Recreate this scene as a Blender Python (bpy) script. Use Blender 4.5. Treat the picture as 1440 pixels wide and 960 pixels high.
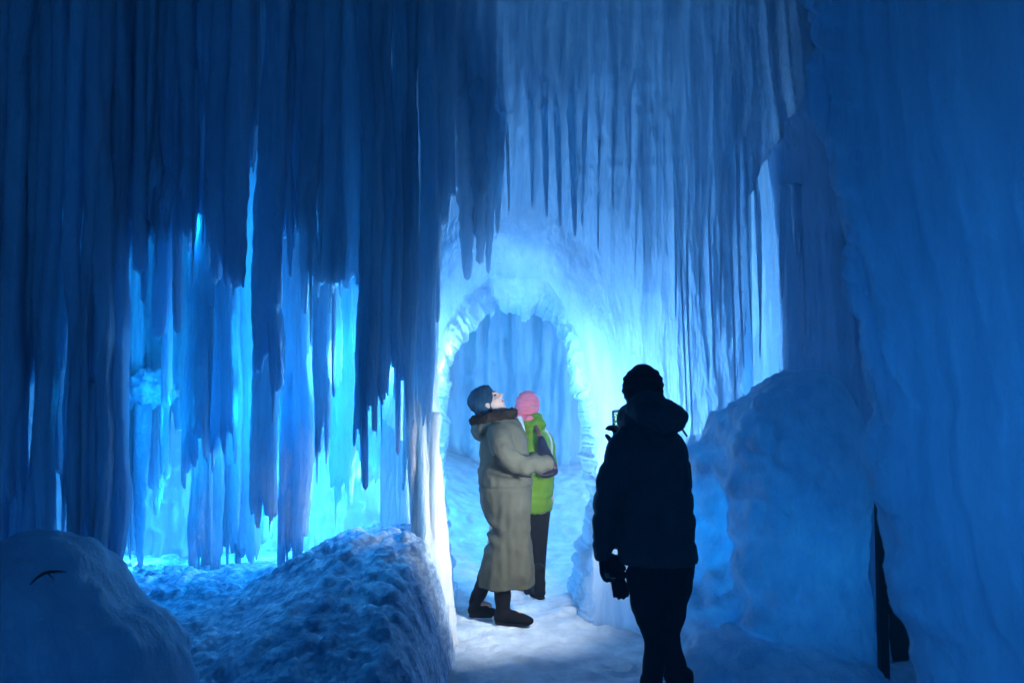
import bpy, math, random
import numpy as np
from mathutils import Vector, Matrix, Euler

for o in list(bpy.data.objects):
    bpy.data.objects.remove(o)
S = bpy.context.scene
C = S.collection
R = math.radians

# ------------------------------------------------------------------ camera
CAM_H = 1.63
PITCH = R(3.2)
FPX = 1250.0                      # focal length in pixels of the 1440 px wide photograph
cam_d = bpy.data.cameras.new("camera")
cam = bpy.data.objects.new("camera", cam_d)
C.objects.link(cam)
cam.location = (0, 0, CAM_H)
cam.rotation_euler = (R(90) + PITCH, 0, 0)
cam_d.sensor_width = 36
cam_d.lens = 36 * FPX / 1440
cam_d.clip_start = 0.05
cam_d.clip_end = 500
cam_d.dof.use_dof = True
cam_d.dof.focus_distance = 6.0
cam_d.dof.aperture_fstop = 2.4
S.camera = cam

# ------------------------------------------------------------------ sky (winter night)
W = bpy.data.worlds.new("World")
S.world = W
W.use_nodes = True
wn = W.node_tree
sky = wn.nodes.new("ShaderNodeTexSky")
sky.sky_type = 'NISHITA'
sky.sun_disc = False
sky.sun_elevation = R(-4)
sky.sun_rotation = R(200)
bg = wn.nodes["Background"]
wn.links.new(sky.outputs[0], bg.inputs[0])
bg.inputs[1].default_value = 0.05

# ------------------------------------------------------------------ lamps of the ice castle
def lamp(name, kind, loc, col, power, size=0.15, aim=None, spot=None, blend=1.0):
    d = bpy.data.lights.new(name, kind)
    d.color = col
    d.energy = power
    if kind == 'AREA':
        d.size = size
    else:
        d.shadow_soft_size = size
    if spot:
        d.spot_size = R(spot)
        d.spot_blend = blend
    o = bpy.data.objects.new(name, d)
    C.objects.link(o)
    o.location = loc
    if aim is not None:
        v = Vector(aim) - Vector(loc)
        o.rotation_euler = v.to_track_quat('-Z', 'Y').to_euler()
    return o

BLUE = (0.004, 0.32, 1.0)
CYAN = (0.05, 0.41, 1.0)
PALE = (0.17, 0.48, 1.0)
DEEP = (0.012, 0.10, 1.0)
SOFT = (0.018, 0.29, 1.0)
WHITE = (0.78, 0.90, 1.0)
WARM = (1.0, 0.80, 0.55)

LAMPS = [
    # name, kind, location, colour, watts, size, aim, spot
    ("alcove_lamp", 'POINT', (-3.05, 7.15, 0.30), CYAN, 54, .12, None, None),
    ("alcove_lamp", 'POINT', (-2.45, 7.25, 0.75), BLUE, 36, .12, None, None),
    ("alcove_lamp", 'POINT', (-1.95, 7.2, 0.65), CYAN, 34, .12, None, None),
    ("alcove_lamp", 'POINT', (-1.15, 6.9, 0.95), CYAN, 38, .15, None, None),
    ("alcove_lamp", 'POINT', (-1.35, 6.4, 2.0), BLUE, 30, .2, None, None),
    ("alcove_lamp", 'POINT', (-.86, 5.95, 1.80), CYAN, 46, .12, None, None),
    ("alcove_lamp", 'POINT', (-2.05, 5.75, 2.7), BLUE, 60, .15, None, None),
    ("alcove_lamp", 'POINT', (-3.9, 6.4, 1.0), DEEP, 7, .1, None, None),
    ("alcove_lamp", 'POINT', (-2.6, 5.5, 1.4), BLUE, 12, .12, None, None),
    ("alcove_lamp", 'POINT', (-1.48, 6.15, 1.5), BLUE, 24, .12, None, None),
    ("alcove_lamp", 'POINT', (-2.18, 6.05, 1.5), BLUE, 20, .12, None, None),
    ("gap_lamp", 'POINT', (1.72, 6.75, 1.6), BLUE, 13, .12, None, None),
    ("gap_lamp", 'POINT', (2.5, 6.7, 1.5), BLUE, 9, .12, None, None),
    ("arch_lamp", 'SPOT', (0.76, 5.0, 1.25), WHITE, 340, .12, (-.16, 6.1, .8), 92),
    ("arch_lamp", 'SPOT', (0.74, 5.0, 1.45), PALE, 135, .12, (.05, 6.1, 1.6), 104),
    ("ice_lamp", 'POINT', (1.02, 6.6, 1.5), PALE, 80, .15, None, None),
    ("ice_lamp", 'POINT', (.80, 6.7, 1.9), PALE, 50, .15, None, None),
    ("ice_lamp", 'POINT', (.10, 6.7, 2.75), PALE, 24, .15, None, None),
    ("ice_lamp", 'POINT', (-.65, 6.8, 1.9), PALE, 52, .12, None, None),
    ("ice_lamp", 'POINT', (-.66, 6.8, .8), PALE, 34, .12, None, None),
    ("hump_lamp", 'POINT', (1.22, 5.5, .75), BLUE, 9, .1, None, None),
    ("hump_lamp", 'POINT', (1.75, 5.3, .7), BLUE, 2.5, .1, None, None),
    ("tunnel_lamp", 'POINT', (0.95, 7.9, 2.0), PALE, 110, .2, None, None),
    ("court_lamp", 'POINT', (-1.7, 9.6, 1.0), CYAN, 340, .25, None, None),
    ("court_lamp", 'POINT', (2.4, 10.2, 1.6), PALE, 330, .3, None, None),
    ("path_lamp", 'AREA', (-.9, -2.6, 1.6), SOFT, 78, 2.4, (0.6, 5.0, .6), None),
    ("path_lamp", 'SPOT', (-.7, -.5, 2.3), SOFT, 340, .5, (2.35, 2.4, 1.1), 52),
]
for n, k, l, c, p, s, a, sp in LAMPS:
    lamp(n, k, l, c, p, s, a, sp)

S.view_settings.view_transform = 'Standard'
S.view_settings.look = 'None'
S.view_settings.exposure = 0
S.view_settings.gamma = 1
S.render.engine = 'CYCLES'
S.cycles.use_denoising = True
S.cycles.use_adaptive_sampling = True
S.cycles.adaptive_threshold = .03
S.cycles.max_bounces = 7
S.cycles.diffuse_bounces = 5
S.cycles.glossy_bounces = 2
S.cycles.transmission_bounces = 5
S.cycles.caustics_reflective = False
S.cycles.caustics_refractive = False
S.cycles.sample_clamp_indirect = 4

# ------------------------------------------------------------------ helpers
_cp, _sp = math.cos(PITCH), math.sin(PITCH)
def at(px, py, Y):
    """world point on the ray of photo pixel (px, py) at distance Y in front of the camera"""
    a = (px - 720) / FPX
    b = (480 - py) / FPX
    dy = _cp - b * _sp
    dz = _sp + b * _cp
    return np.array([a / dy * Y, Y, CAM_H + dz / dy * Y])
def wx(px, Y):
    return (px - 720) / FPX * Y
def wz(py, Y):
    return at(720, py, Y)[2]

def tag(o, label=None, cat=None, group=None, kind=None):
    if label: o['label'] = label
    if cat: o['category'] = cat
    if group: o['group'] = group
    if kind: o['kind'] = kind
    return o

def empty(name, loc=(0, 0, 0), **k):
    o = bpy.data.objects.new(name, None)
    C.objects.link(o)
    o.location = loc
    o.empty_display_size = .1
    return tag(o, **k)

def link(name, me, mat, parent=None):
    o = bpy.data.objects.new(name, me)
    C.objects.link(o)
    if mat:
        me.materials.clear()
        me.materials.append(mat)
    if parent:
        o.parent = parent
        w = Vector((0, 0, 0)); q = parent
        while q: w += Vector(q.location); q = q.parent
        o.location = -w
    return o

def mesh_np(name, V, F, smooth=True):
    me = bpy.data.meshes.new(name)
    V = np.asarray(V, dtype=np.float32)
    F = np.asarray(F, dtype=np.int32)
    k = F.shape[1]
    me.vertices.add(len(V)); me.vertices.foreach_set("co", V.ravel())
    me.loops.add(F.size); me.loops.foreach_set("vertex_index", F.ravel())
    me.polygons.add(len(F))
    me.polygons.foreach_set("loop_start", np.arange(0, F.size, k, dtype=np.int32))
    me.polygons.foreach_set("loop_total", np.full(len(F), k, dtype=np.int32))
    me.polygons.foreach_set("use_smooth", np.full(len(F), smooth))
    me.update(calc_edges=True)
    me.validate()
    return me

def grid_faces(n, m, wrap=False):
    i, j = np.meshgrid(np.arange(n - 1), np.arange(m if wrap else m - 1), indexing='ij')
    j2 = (j + 1) % m
    return np.stack([i * m + j, i * m + j2, (i + 1) * m + j2, (i + 1) * m + j], -1).reshape(-1, 4)

def hsh(ix, iy, iz, seed):
    h = (ix.astype(np.int64) * 374761393 + iy.astype(np.int64) * 668265263 + iz.astype(np.int64) * 2147483647 + seed * 974711) & 0xffffffff
    h = ((h ^ (h >> 13)) * 1274126177) & 0xffffffff
    h = ((h ^ (h >> 16)) * 2246822519) & 0xffffffff
    return ((h ^ (h >> 15)) & 0xffffff) / float(0xffffff)

def vn(x, y, z, seed=0):
    x, y, z = np.broadcast_arrays(np.asarray(x, float), np.asarray(y, float), np.asarray(z, float))
    fx, fy, fz = np.floor(x), np.floor(y), np.floor(z)
    tx, ty, tz = x - fx, y - fy, z - fz
    tx, ty, tz = [t * t * (3 - 2 * t) for t in (tx, ty, tz)]
    ix, iy, iz = fx.astype(np.int64), fy.astype(np.int64), fz.astype(np.int64)
    r = 0
    for a in (0, 1):
        wa = tx if a else 1 - tx
        for b in (0, 1):
            wb = ty if b else 1 - ty
            for c in (0, 1):
                wc = tz if c else 1 - tz
                r = r + wa * wb * wc * hsh(ix + a, iy + b, iz + c, seed)
    return r * 2 - 1

def fbm(x, y, z, seed=0, oc=4, g=.5):
    r, a = 0, 1.0
    for k in range(oc):
        r = r + a * vn(x * 2 ** k + 3.1 * k, y * 2 ** k + 7.7 * k, z * 2 ** k - 1.9 * k, seed + k)
        a *= g
    return r

def worley(x, y, z, seed=0):
    fx, fy, fz = np.floor(x), np.floor(y), np.floor(z)
    best = np.full(x.shape, 9.0)
    for a in (-1, 0, 1):
        for b in (-1, 0, 1):
            for c in (-1, 0, 1):
                ix, iy, iz = [(f + d).astype(np.int64) for f, d in ((fx, a), (fy, b), (fz, c))]
                px = ix + hsh(ix, iy, iz, seed); py = iy + hsh(ix, iy, iz, seed + 1); pz = iz + hsh(ix, iy, iz, seed + 2)
                best = np.minimum(best, (px - x) ** 2 + (py - y) ** 2 + (pz - z) ** 2)
    return np.sqrt(best)

def sstep(a, b, x):
    t = np.clip((x - a) / (b - a), 0, 1)
    return t * t * (3 - 2 * t)

def gnormals(V, wrap=False, flip=False):
    du = np.gradient(V, axis=0)
    if wrap:
        dv = (np.roll(V, -1, axis=1) - np.roll(V, 1, axis=1)) / 2
    else:
        dv = np.gradient(V, axis=1)
    n = np.cross(du, dv)
    n /= np.linalg.norm(n, axis=-1, keepdims=True) + 1e-9
    return -n if flip else n

def columns(u, z, seed, u0, u1, spacing, zlo, zhi, amp, wmin=.03, wmax=.12, through=.35, pw=.5):
    """fused icicles: height above the sheet of rounded vertical drips with tapering tips"""
    rs = np.random.RandomState(seed)
    out = np.zeros_like(u)
    c = u0
    while c < u1:
        w = wmin + (wmax - wmin) * rs.rand() ** 1.6
        tip = zlo + (zhi - zlo) * rs.rand()
        if rs.rand() < through: tip = -1.0
        a = amp * (w / wmax) * (.5 + rs.rand())
        ph = rs.rand() * 9; L = .3 + .9 * rs.rand()
        m = np.abs(u - c) < w * 1.4
        uu, zz = u[m], z[m]
        wv = .012 * np.sin(zz * 2.3 + ph) + .006 * np.sin(zz * 9 + ph * 3)
        k = np.clip((zz - tip) / L, 0, 1) ** .55
        k = k * (1 + .10 * vn(zz * 14, ph, 0, seed)) 
        q = 1 - ((uu - c - wv) / (w * np.maximum(k, .02))) ** 2
        d = a * np.clip(q, 0, None) ** pw * k
        out[m] = np.maximum(out[m], d)
        c += spacing * (.4 + 1.2 * rs.rand())
    return out

# ------------------------------------------------------------------ materials
def nt(name):
    m = bpy.data.materials.new(name)
    m.use_nodes = True
    t = m.node_tree
    t.nodes.clear()
    return m, t, t.nodes.new("ShaderNodeOutputMaterial")

def node(t, typ, **kw):
    n = t.nodes.new(typ)
    for k, v in kw.items():
        if k in n.inputs.keys() if isinstance(k, str) else False:
            n.inputs[k].default_value = v
        else:
            setattr(n, k, v)
    return n

def ice_mat(name, c1, c2, transl=.4, stretch=(9, 9, .8), bump=.5, gloss=.25, fine=55, mott=.5, sss=.12):
    m, t, out = nt(name)
    geo = t.nodes.new("ShaderNodeNewGeometry")
    mp = t.nodes.new("ShaderNodeMapping"); mp.inputs['Scale'].default_value = stretch
    t.links.new(geo.outputs['Position'], mp.inputs['Vector'])
    n1 = t.nodes.new("ShaderNodeTexNoise"); n1.inputs['Scale'].default_value = 1.6; n1.inputs['Detail'].default_value = 6; n1.inputs['Roughness'].default_value = .62
    t.links.new(mp.outputs[0], n1.inputs['Vector'])
    mp2 = t.nodes.new("ShaderNodeMapping"); mp2.inputs['Scale'].default_value = (1, 1, .45)
    t.links.new(geo.outputs['Position'], mp2.inputs['Vector'])
    n2 = t.nodes.new("ShaderNodeTexNoise"); n2.inputs['Scale'].default_value = fine; n2.inputs['Detail'].default_value = 3
    t.links.new(mp2.outputs[0], n2.inputs['Vector'])
    n3 = t.nodes.new("ShaderNodeTexNoise"); n3.inputs['Scale'].default_value = 2.3; n3.inputs['Detail'].default_value = 5
    t.links.new(mp2.outputs[0], n3.inputs['Vector'])
    ramp = t.nodes.new("ShaderNodeValToRGB")
    ramp.color_ramp.elements[0].position = .32; ramp.color_ramp.elements[0].color = (*c1, 1)
    ramp.color_ramp.elements[1].position = .68; ramp.color_ramp.elements[1].color = (*c2, 1)
    mx = t.nodes.new("ShaderNodeMix"); mx.data_type = 'FLOAT'; mx.inputs[0].default_value = mott
    t.links.new(n1.outputs[0], mx.inputs[2]); t.links.new(n3.outputs[0], mx.inputs[3])
    t.links.new(mx.outputs[0], ramp.inputs[0])
    ad = t.nodes.new("ShaderNodeMath"); ad.operation = 'MULTIPLY_ADD'; ad.inputs[1].default_value = .22
    t.links.new(n2.outputs[0], ad.inputs[0]); t.links.new(n1.outputs[0], ad.inputs[2])
    bp = t.nodes.new("ShaderNodeBump"); bp.inputs['Strength'].default_value = bump; bp.inputs['Distance'].default_value = .05
    t.links.new(ad.outputs[0], bp.inputs['Height'])
    df = t.nodes.new("ShaderNodeSubsurfaceScattering"); df.falloff = 'BURLEY'; df.inputs['Radius'].default_value = (.5, .8, 1.0); df.inputs['Scale'].default_value = sss; tr = t.nodes.new("ShaderNodeBsdfTranslucent")
    gl = t.nodes.new("ShaderNodeBsdfGlossy"); gl.inputs['Roughness'].default_value = .32
    gl.inputs['Color'].default_value = (.9, .95, 1, 1)
    for s in (df, tr):
        t.links.new(ramp.outputs[0], s.inputs['Color'])
    for s in (df, tr, gl):
        t.links.new(bp.outputs[0], s.inputs['Normal'])
    m1 = t.nodes.new("ShaderNodeMixShader"); m1.inputs[0].default_value = transl
    t.links.new(df.outputs[0], m1.inputs[1]); t.links.new(tr.outputs[0], m1.inputs[2])
    fr = t.nodes.new("ShaderNodeFresnel"); fr.inputs['IOR'].default_value = 1.31
    t.links.new(bp.outputs[0], fr.inputs['Normal'])
    mm = t.nodes.new("ShaderNodeMath"); mm.operation = 'MULTIPLY'; mm.inputs[1].default_value = gloss
    t.links.new(fr.outputs[0], mm.inputs[0])
    m2 = t.nodes.new("ShaderNodeMixShader")
    t.links.new(mm.outputs[0], m2.inputs[0]); t.links.new(m1.outputs[0], m2.inputs[1]); t.links.new(gl.outputs[0], m2.inputs[2])
    t.links.new(m2.outputs[0], out.inputs['Surface'])
    return m

def cloth_mat(name, col, rough=.85, scale=400, bump=.3, var=.25, sheen=0, col2=None):
    m, t, out = nt(name)
    p = t.nodes.new("ShaderNodeBsdfPrincipled")
    p.inputs['Roughness'].default_value = rough
    p.inputs['Specular IOR Level'].default_value = .12
    if sheen: p.inputs['Sheen Weight'].default_value = sheen
    tc = t.nodes.new("ShaderNodeTexCoord")
    n = t.nodes.new("ShaderNodeTexNoise"); n.inputs['Scale'].default_value = 9; n.inputs['Detail'].default_value = 6
    t.links.new(tc.outputs['Object'], n.inputs['Vector'])
    rp = t.nodes.new("ShaderNodeValToRGB")
    a = tuple(c * (1 - var) for c in col); b = tuple(min(1, c * (1 + var)) for c in (col2 or col))
    rp.color_ramp.elements[0].position = .35; rp.color_ramp.elements[0].color = (*a, 1)
    rp.color_ramp.elements[1].position = .65; rp.color_ramp.elements[1].color = (*b, 1)
    t.links.new(n.outputs[0], rp.inputs[0]); t.links.new(rp.outputs[0], p.inputs['Base Color'])
    n2 = t.nodes.new("ShaderNodeTexNoise"); n2.inputs['Scale'].default_value = scale; n2.inputs['Detail'].default_value = 3
    t.links.new(tc.outputs['Object'], n2.inputs['Vector'])
    ad = t.nodes.new("ShaderNodeMath"); ad.operation = 'MULTIPLY_ADD'; ad.inputs[1].default_value = .3
    t.links.new(n2.outputs[0], ad.inputs[0])
    n3 = t.nodes.new("ShaderNodeTexNoise"); n3.inputs['Scale'].default_value = 22; n3.inputs['Detail'].default_value = 3
    t.links.new(tc.outputs['Object'], n3.inputs['Vector']); t.links.new(n3.outputs[0], ad.inputs[2])
    bp = t.nodes.new("ShaderNodeBump"); bp.inputs['Strength'].default_value = bump; bp.inputs['Distance'].default_value = .02
    t.links.new(ad.outputs[0], bp.inputs['Height']); t.links.new(bp.outputs[0], p.inputs['Normal'])
    t.links.new(p.outputs[0], out.inputs['Surface'])
    return m

def snow_mat(name, c1, c2, bump=.6, flakes=False):
    m, t, out = nt(name)
    geo = t.nodes.new("ShaderNodeNewGeometry")
    p = t.nodes.new("ShaderNodeBsdfPrincipled"); p.inputs['Roughness'].default_value = .75
    p.inputs['Specular IOR Level'].default_value = .2
    n = t.nodes.new("ShaderNodeTexNoise"); n.inputs['Scale'].default_value = 5; n.inputs['Detail'].default_value = 7; n.inputs['Roughness'].default_value = .65
    t.links.new(geo.outputs['Position'], n.inputs['Vector'])
    rp = t.nodes.new("ShaderNodeValToRGB")
    rp.color_ramp.elements[0].position = .38; rp.color_ramp.elements[0].color = (*c1, 1)
    rp.color_ramp.elements[1].position = .62; rp.color_ramp.elements[1].color = (*c2, 1)
    t.links.new(n.outputs[0], rp.inputs[0]); t.links.new(rp.outputs[0], p.inputs['Base Color'])
    n2 = t.nodes.new("ShaderNodeTexNoise"); n2.inputs['Scale'].default_value = 45; n2.inputs['Detail'].default_value = 5; n2.inputs['Roughness'].default_value = .7
    t.links.new(geo.outputs['Position'], n2.inputs['Vector'])
    bp = t.nodes.new("ShaderNodeBump"); bp.inputs['Strength'].default_value = bump; bp.inputs['Distance'].default_value = .04
    if flakes:
        wv = t.nodes.new("ShaderNodeVectorMath"); wv.operation = 'MULTIPLY_ADD'; wv.inputs[1].default_value = (.12, .12, .12)
        t.links.new(n.outputs[1], wv.inputs[0]); t.links.new(geo.outputs['Position'], wv.inputs[2])
        vo = t.nodes.new("ShaderNodeTexVoronoi"); vo.inputs['Scale'].default_value = 27; vo.inputs['Randomness'].default_value = 1
        t.links.new(wv.outputs[0], vo.inputs['Vector'])
        fl_ = t.nodes.new("ShaderNodeMath"); fl_.operation = 'LESS_THAN'; fl_.inputs[1].default_value = .52; t.links.new(vo.outputs['Distance'], fl_.inputs[0])
        cm = t.nodes.new("ShaderNodeMix"); cm.data_type = 'RGBA'; t.links.new(fl_.outputs[0], cm.inputs[0])
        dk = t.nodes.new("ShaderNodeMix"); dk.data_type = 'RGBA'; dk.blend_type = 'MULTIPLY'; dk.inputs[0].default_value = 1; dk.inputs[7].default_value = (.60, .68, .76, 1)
        t.links.new(rp.outputs[0], dk.inputs[6]); t.links.new(dk.outputs[2], cm.inputs[6]); t.links.new(rp.outputs[0], cm.inputs[7]); t.links.new(cm.outputs[2], p.inputs['Base Color'])
        hh = t.nodes.new("ShaderNodeMath"); hh.operation = 'MULTIPLY_ADD'; hh.inputs[1].default_value = -1.2; t.links.new(vo.outputs['Distance'], hh.inputs[0]); t.links.new(n2.outputs[0], hh.inputs[2])
        t.links.new(hh.outputs[0], bp.inputs['Height'])
    else:
        t.links.new(n2.outputs[0], bp.inputs['Height']); t.links.new(bp.outputs[0], p.inputs['Normal'])
    t.links.new(p.outputs[0], out.inputs['Surface'])
    return m

ICE = ice_mat("ice_cloudy", (.46, .60, .72), (.86, .93, .97), transl=.38)
ICE_BRIGHT = ice_mat("ice_clear", (.62, .78, .88), (.92, .97, 1.0), transl=.5, bump=.6)
ICE_FRONT = ice_mat("ice_smooth", (.42, .56, .70), (.66, .78, .88), transl=.40, stretch=(8, 8, .7), bump=.6, gloss=.1, fine=90)
ICE_ROUGH = ice_mat("ice_popcorn", (.40, .54, .68), (.82, .90, .95), transl=.3, stretch=(6, 6, 4), bump=.7)
ICE_LAMPLIT = ice_mat("ice_lamplit_white", (.80, .80, .80), (.95, .93, .90), transl=.35, bump=.5)  # whiter copy of the ice, the arch lamp's light put into the colour
ICE_THIN = ice_mat("ice_drip", (.5, .64, .76), (.86, .93, .97), transl=.55)
SNOW = snow_mat("snow_trodden", (.62, .66, .70), (.86, .89, .92))
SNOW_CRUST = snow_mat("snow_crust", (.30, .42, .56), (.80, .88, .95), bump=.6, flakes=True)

# ------------------------------------------------------------------ ground
def axis(lo, hi, flo, fhi, step, n_out=14):
    a = flo - np.geomspace(.05, flo - lo, n_out)[::-1]
    b = fhi + np.geomspace(.05, hi - fhi, n_out)
    return np.concatenate([a, np.arange(flo, fhi + 1e-6, step), b])
gx = axis(-60, 60, -2.4, 3.4, .022)
gy = axis(-60, 90, 2.0, 11.5, .024)
X, Y = np.meshgrid(gx, gy, indexing='ij')
Z = .018 * fbm(X * 1.3, Y * 1.3, 0, 5, 4) + .018 * fbm(X * 7, Y * 7, 0, 8, 4, .6)
# boot prints and drag marks trodden into the path
fp = worley(X * 3.3, Y * 2.6, np.zeros_like(X), 77)
Z -= .034 * (1 - sstep(.12, .30, fp)) * sstep(-.2, .4, vn(X * 1.1, Y * 1.1, 0, 14))
Z += .012 * (1 - sstep(.02, .07, np.abs(fp - .34)))
Z *= sstep(70, 20, np.hypot(X, Y))
# snow drifts up at the far end of the court behind the arch
Z += .62 * sstep(9.2, 12.2, Y) * (1 - sstep(20, 30, Y))
Z += .35 * sstep(-.3, -1.4, X) * sstep(7.6, 9.0, Y) * (1 - sstep(20, 30, Y))
me = mesh_np("snow_ground", np.stack([X, Y, Z], -1).reshape(-1, 3), grid_faces(*X.shape))
g = link("ground", me, SNOW)
tag(g, kind='structure')

# ------------------------------------------------------------------ frosty air
m, t, out = nt("frosty_air")
v_ = t.nodes.new("ShaderNodeVolumePrincipled"); v_.inputs['Density'].default_value = .012; v_.inputs['Color'].default_value = (.9, .95, 1, 1)
t.links.new(v_.outputs[0], out.inputs['Volume'])
hv = np.array([(x, y, z) for x in (-61, 61) for y in (-61, 91) for z in (-1.2, 6.4)], float)
hz = link("haze", mesh_np("haze", hv, [(0, 1, 3, 2), (4, 6, 7, 5), (0, 4, 5, 1), (2, 3, 7, 6), (0, 2, 6, 4), (1, 5, 7, 3)], smooth=False), m)
tag(hz, kind='stuff')
S.cycles.volume_bounces = 0

# ------------------------------------------------------------------ ice walls
def sheet(name, V, D, mat, parent=None, wrap=False, flip=False):
    N = gnormals(V, wrap, flip)
    V = V + N * D[..., None]
    return link(name, mesh_np(name, V.reshape(-1, 3), grid_faces(V.shape[0], V.shape[1], wrap)), mat, parent)

def plan_wall(name, pts, z0, z1, mat, seed, label=None, cat="ice wall", amp=.1, step=.018, zstep=.03, parent=None,
              spacing=.07, zlo=.6, zhi=4.2, wmin=.03, wmax=.13, lean=0.0, rough=.03, group=None, big=.12, topfade=None, through=.35, extra=None):
    """a wall of fused icicles along a plan curve (left to right as seen from the path)"""
    P = np.array(pts, float)
    seg = np.r_[0, np.cumsum(np.linalg.norm(np.diff(P, axis=0), axis=1))]
    u = np.arange(0, seg[-1], step)
    # smooth curve
    px = np.interp(u, seg, P[:, 0]); py = np.interp(u, seg, P[:, 1])
    k = max(3, int(.25 / step)) | 1
    ker = np.hanning(k + 2)[1:-1]; ker /= ker.sum()
    px = np.convolve(np.pad(px, k // 2, mode='edge'), ker, 'valid'); py = np.convolve(np.pad(py, k // 2, mode='edge'), ker, 'valid')
    z = np.arange(z0, z1, zstep)
    U, Zz = np.meshgrid(u, z, indexing='ij')
    XX = np.repeat(px[:, None], len(z), 1); YY = np.repeat(py[:, None], len(z), 1)
    YY = YY - lean * (Zz - 1.6)
    V = np.stack([XX, YY, Zz], -1)
    D = columns(U, Zz, seed, 0, seg[-1], spacing, zlo, zhi, amp, wmin, wmax, through)
    D += columns(U, Zz, seed + 50, 0, seg[-1], spacing * .35, zlo, zhi, amp * .3, wmin * .3, wmax * .3, .5)
    D += big * fbm(U * 1.1, Zz * .35, 0, seed + 5, 3)
    D += rough * fbm(U * 9, Zz * 2.2, 0, seed + 9, 4, .55)
    if extra is not None:
        D += extra(V[..., 0], V[..., 2], U)
    o = sheet(name, V, D, mat, parent, flip=True)
    if label: tag(o, label, cat, group)
    return o

# --- bright wall at the back of the left alcove
def alc_extra(x, z, u):
    c = worley(x * 5, z * 5, np.zeros_like(x), 31)
    return .10 * (1 - sstep(.1, .7, c)) * sstep(1.9, 1.0, z)
plan_wall("ice_cliff", [(-6.2, 6.6), (-4.4, 7.6), (-2.6, 7.9), (-1.2, 7.7), (-.72, 7.0)], -.2, 5.2, ICE_BRIGHT, 11,
          "brightest cyan glowing ice wall at the back of the left alcove, behind the hanging icicles", amp=.14, extra=alc_extra)
# --- lit wall seen through the slit between arch wall and right column
plan_wall("ice_cliff", [(1.55, 6.9), (2.05, 7.5), (2.88, 7.35), (2.9, 7.5)], -.2, 4.4, ICE_BRIGHT, 13,
          "narrow bright blue ice wall showing through the slit left of the thick right column", amp=.06)
# --- wall of the court beyond the arch
plan_wall("ice_cliff", [(-4.6, 9.0), (-3.2, 11.6), (-.6, 12.6), (.9, 12.2), (2.2, 12.4), (3.6, 11.0), (4.2, 9.0)], -.2, 5.0, ICE, 17,
          "distant blue ice wall of fused icicles seen through the arch behind the two walkers", amp=.2, spacing=.16, wmin=.06, wmax=.28, zlo=1.0, zhi=3.2, step=.03, zstep=.04)

# --- arch wall: one polar sheet from the far rim of the tunnel through the near rim to the outer wall
YF, YN = 7.35, 6.15
far = [(628, 905), (648, 880), (642, 840), (637, 800), (632, 750), (628, 700), (625, 665), (629, 620), (632, 596), (627, 570), (632, 545), (633, 512), (640, 500),
       (650, 485), (664, 468), (676, 452), (690, 436), (698, 427), (706, 434), (718, 441), (732, 447), (741, 446), (750, 443), (762, 449), (775, 450), (780, 462),
       (789, 476), (797, 495), (799, 520), (804, 545), (813, 575), (816, 600), (814, 640), (820, 672), (829, 700), (822, 730), (810, 762), (803, 800), (800, 840), (812, 905)]
near = [(600, 985), (640, 900), (630, 850), (622, 800), (612, 750), (608, 700), (606, 660), (602, 620), (604, 590), (603, 560), (606, 530), (610, 500), (616, 475),
        (622, 455), (634, 432), (650, 410), (668, 392), (684, 382), (700, 380), (716, 384), (732, 388), (748, 386), (762, 388), (775, 394), (783, 408), (796, 425),
        (806, 445), (816, 468), (824, 495), (830, 520), (836, 550), (842, 580), (846, 610), (846, 640), (850, 672), (856, 700), (852, 730), (842, 762), (838, 800), (840, 850), (850, 905)]
def resample(P, Yd, n):
    W3 = np.array([at(a, b, Yd) for a, b in P])[:, [0, 2]]
    W3[:, 1] = np.maximum(W3[:, 1], -.3)
    W3[0, 1] = W3[-1, 1] = -.3
    s = np.r_[0, np.cumsum(np.linalg.norm(np.diff(W3, axis=0), axis=1))]
    q = np.linspace(0, s[-1], n)
    return np.stack([np.interp(q, s, W3[:, 0]), np.interp(q, s, W3[:, 1])], -1)
NA = 1300
pf = resample(far, YF, NA); pn = resample(near, YN, NA); pn_s = pn.copy()
# ragged stair-like breaks on the rims
q = np.linspace(0, 1, NA)
for P_, sd in ((pf, 3), (pn, 4)):
    w_ = 1.0 if sd == 3 else .35
    P_[:, 0] += w_ * (.018 * vn(q * 120, 0, 0, sd) + .014 * vn(q * 300, 0, 0, sd + 9))
    P_[:, 1] += w_ * (.04 * vn(np.floor(q * 90) * 1.7, 0, 0, sd) + .012 * vn(q * 260, 0, 0, sd + 5)) * sstep(1.2, 1.9, P_[:, 1])
x0, x1, z1 = -.86, 1.98, 5.4
# outer boundary reached from the near rim along a fan
cx, cz = .05, 1.2
outer = np.zeros_like(pn)
th = np.linspace(0, 1, NA)
cum = [(x0, -.3), (x0, z1), (x1, z1), (x1, -.3)]
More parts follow.
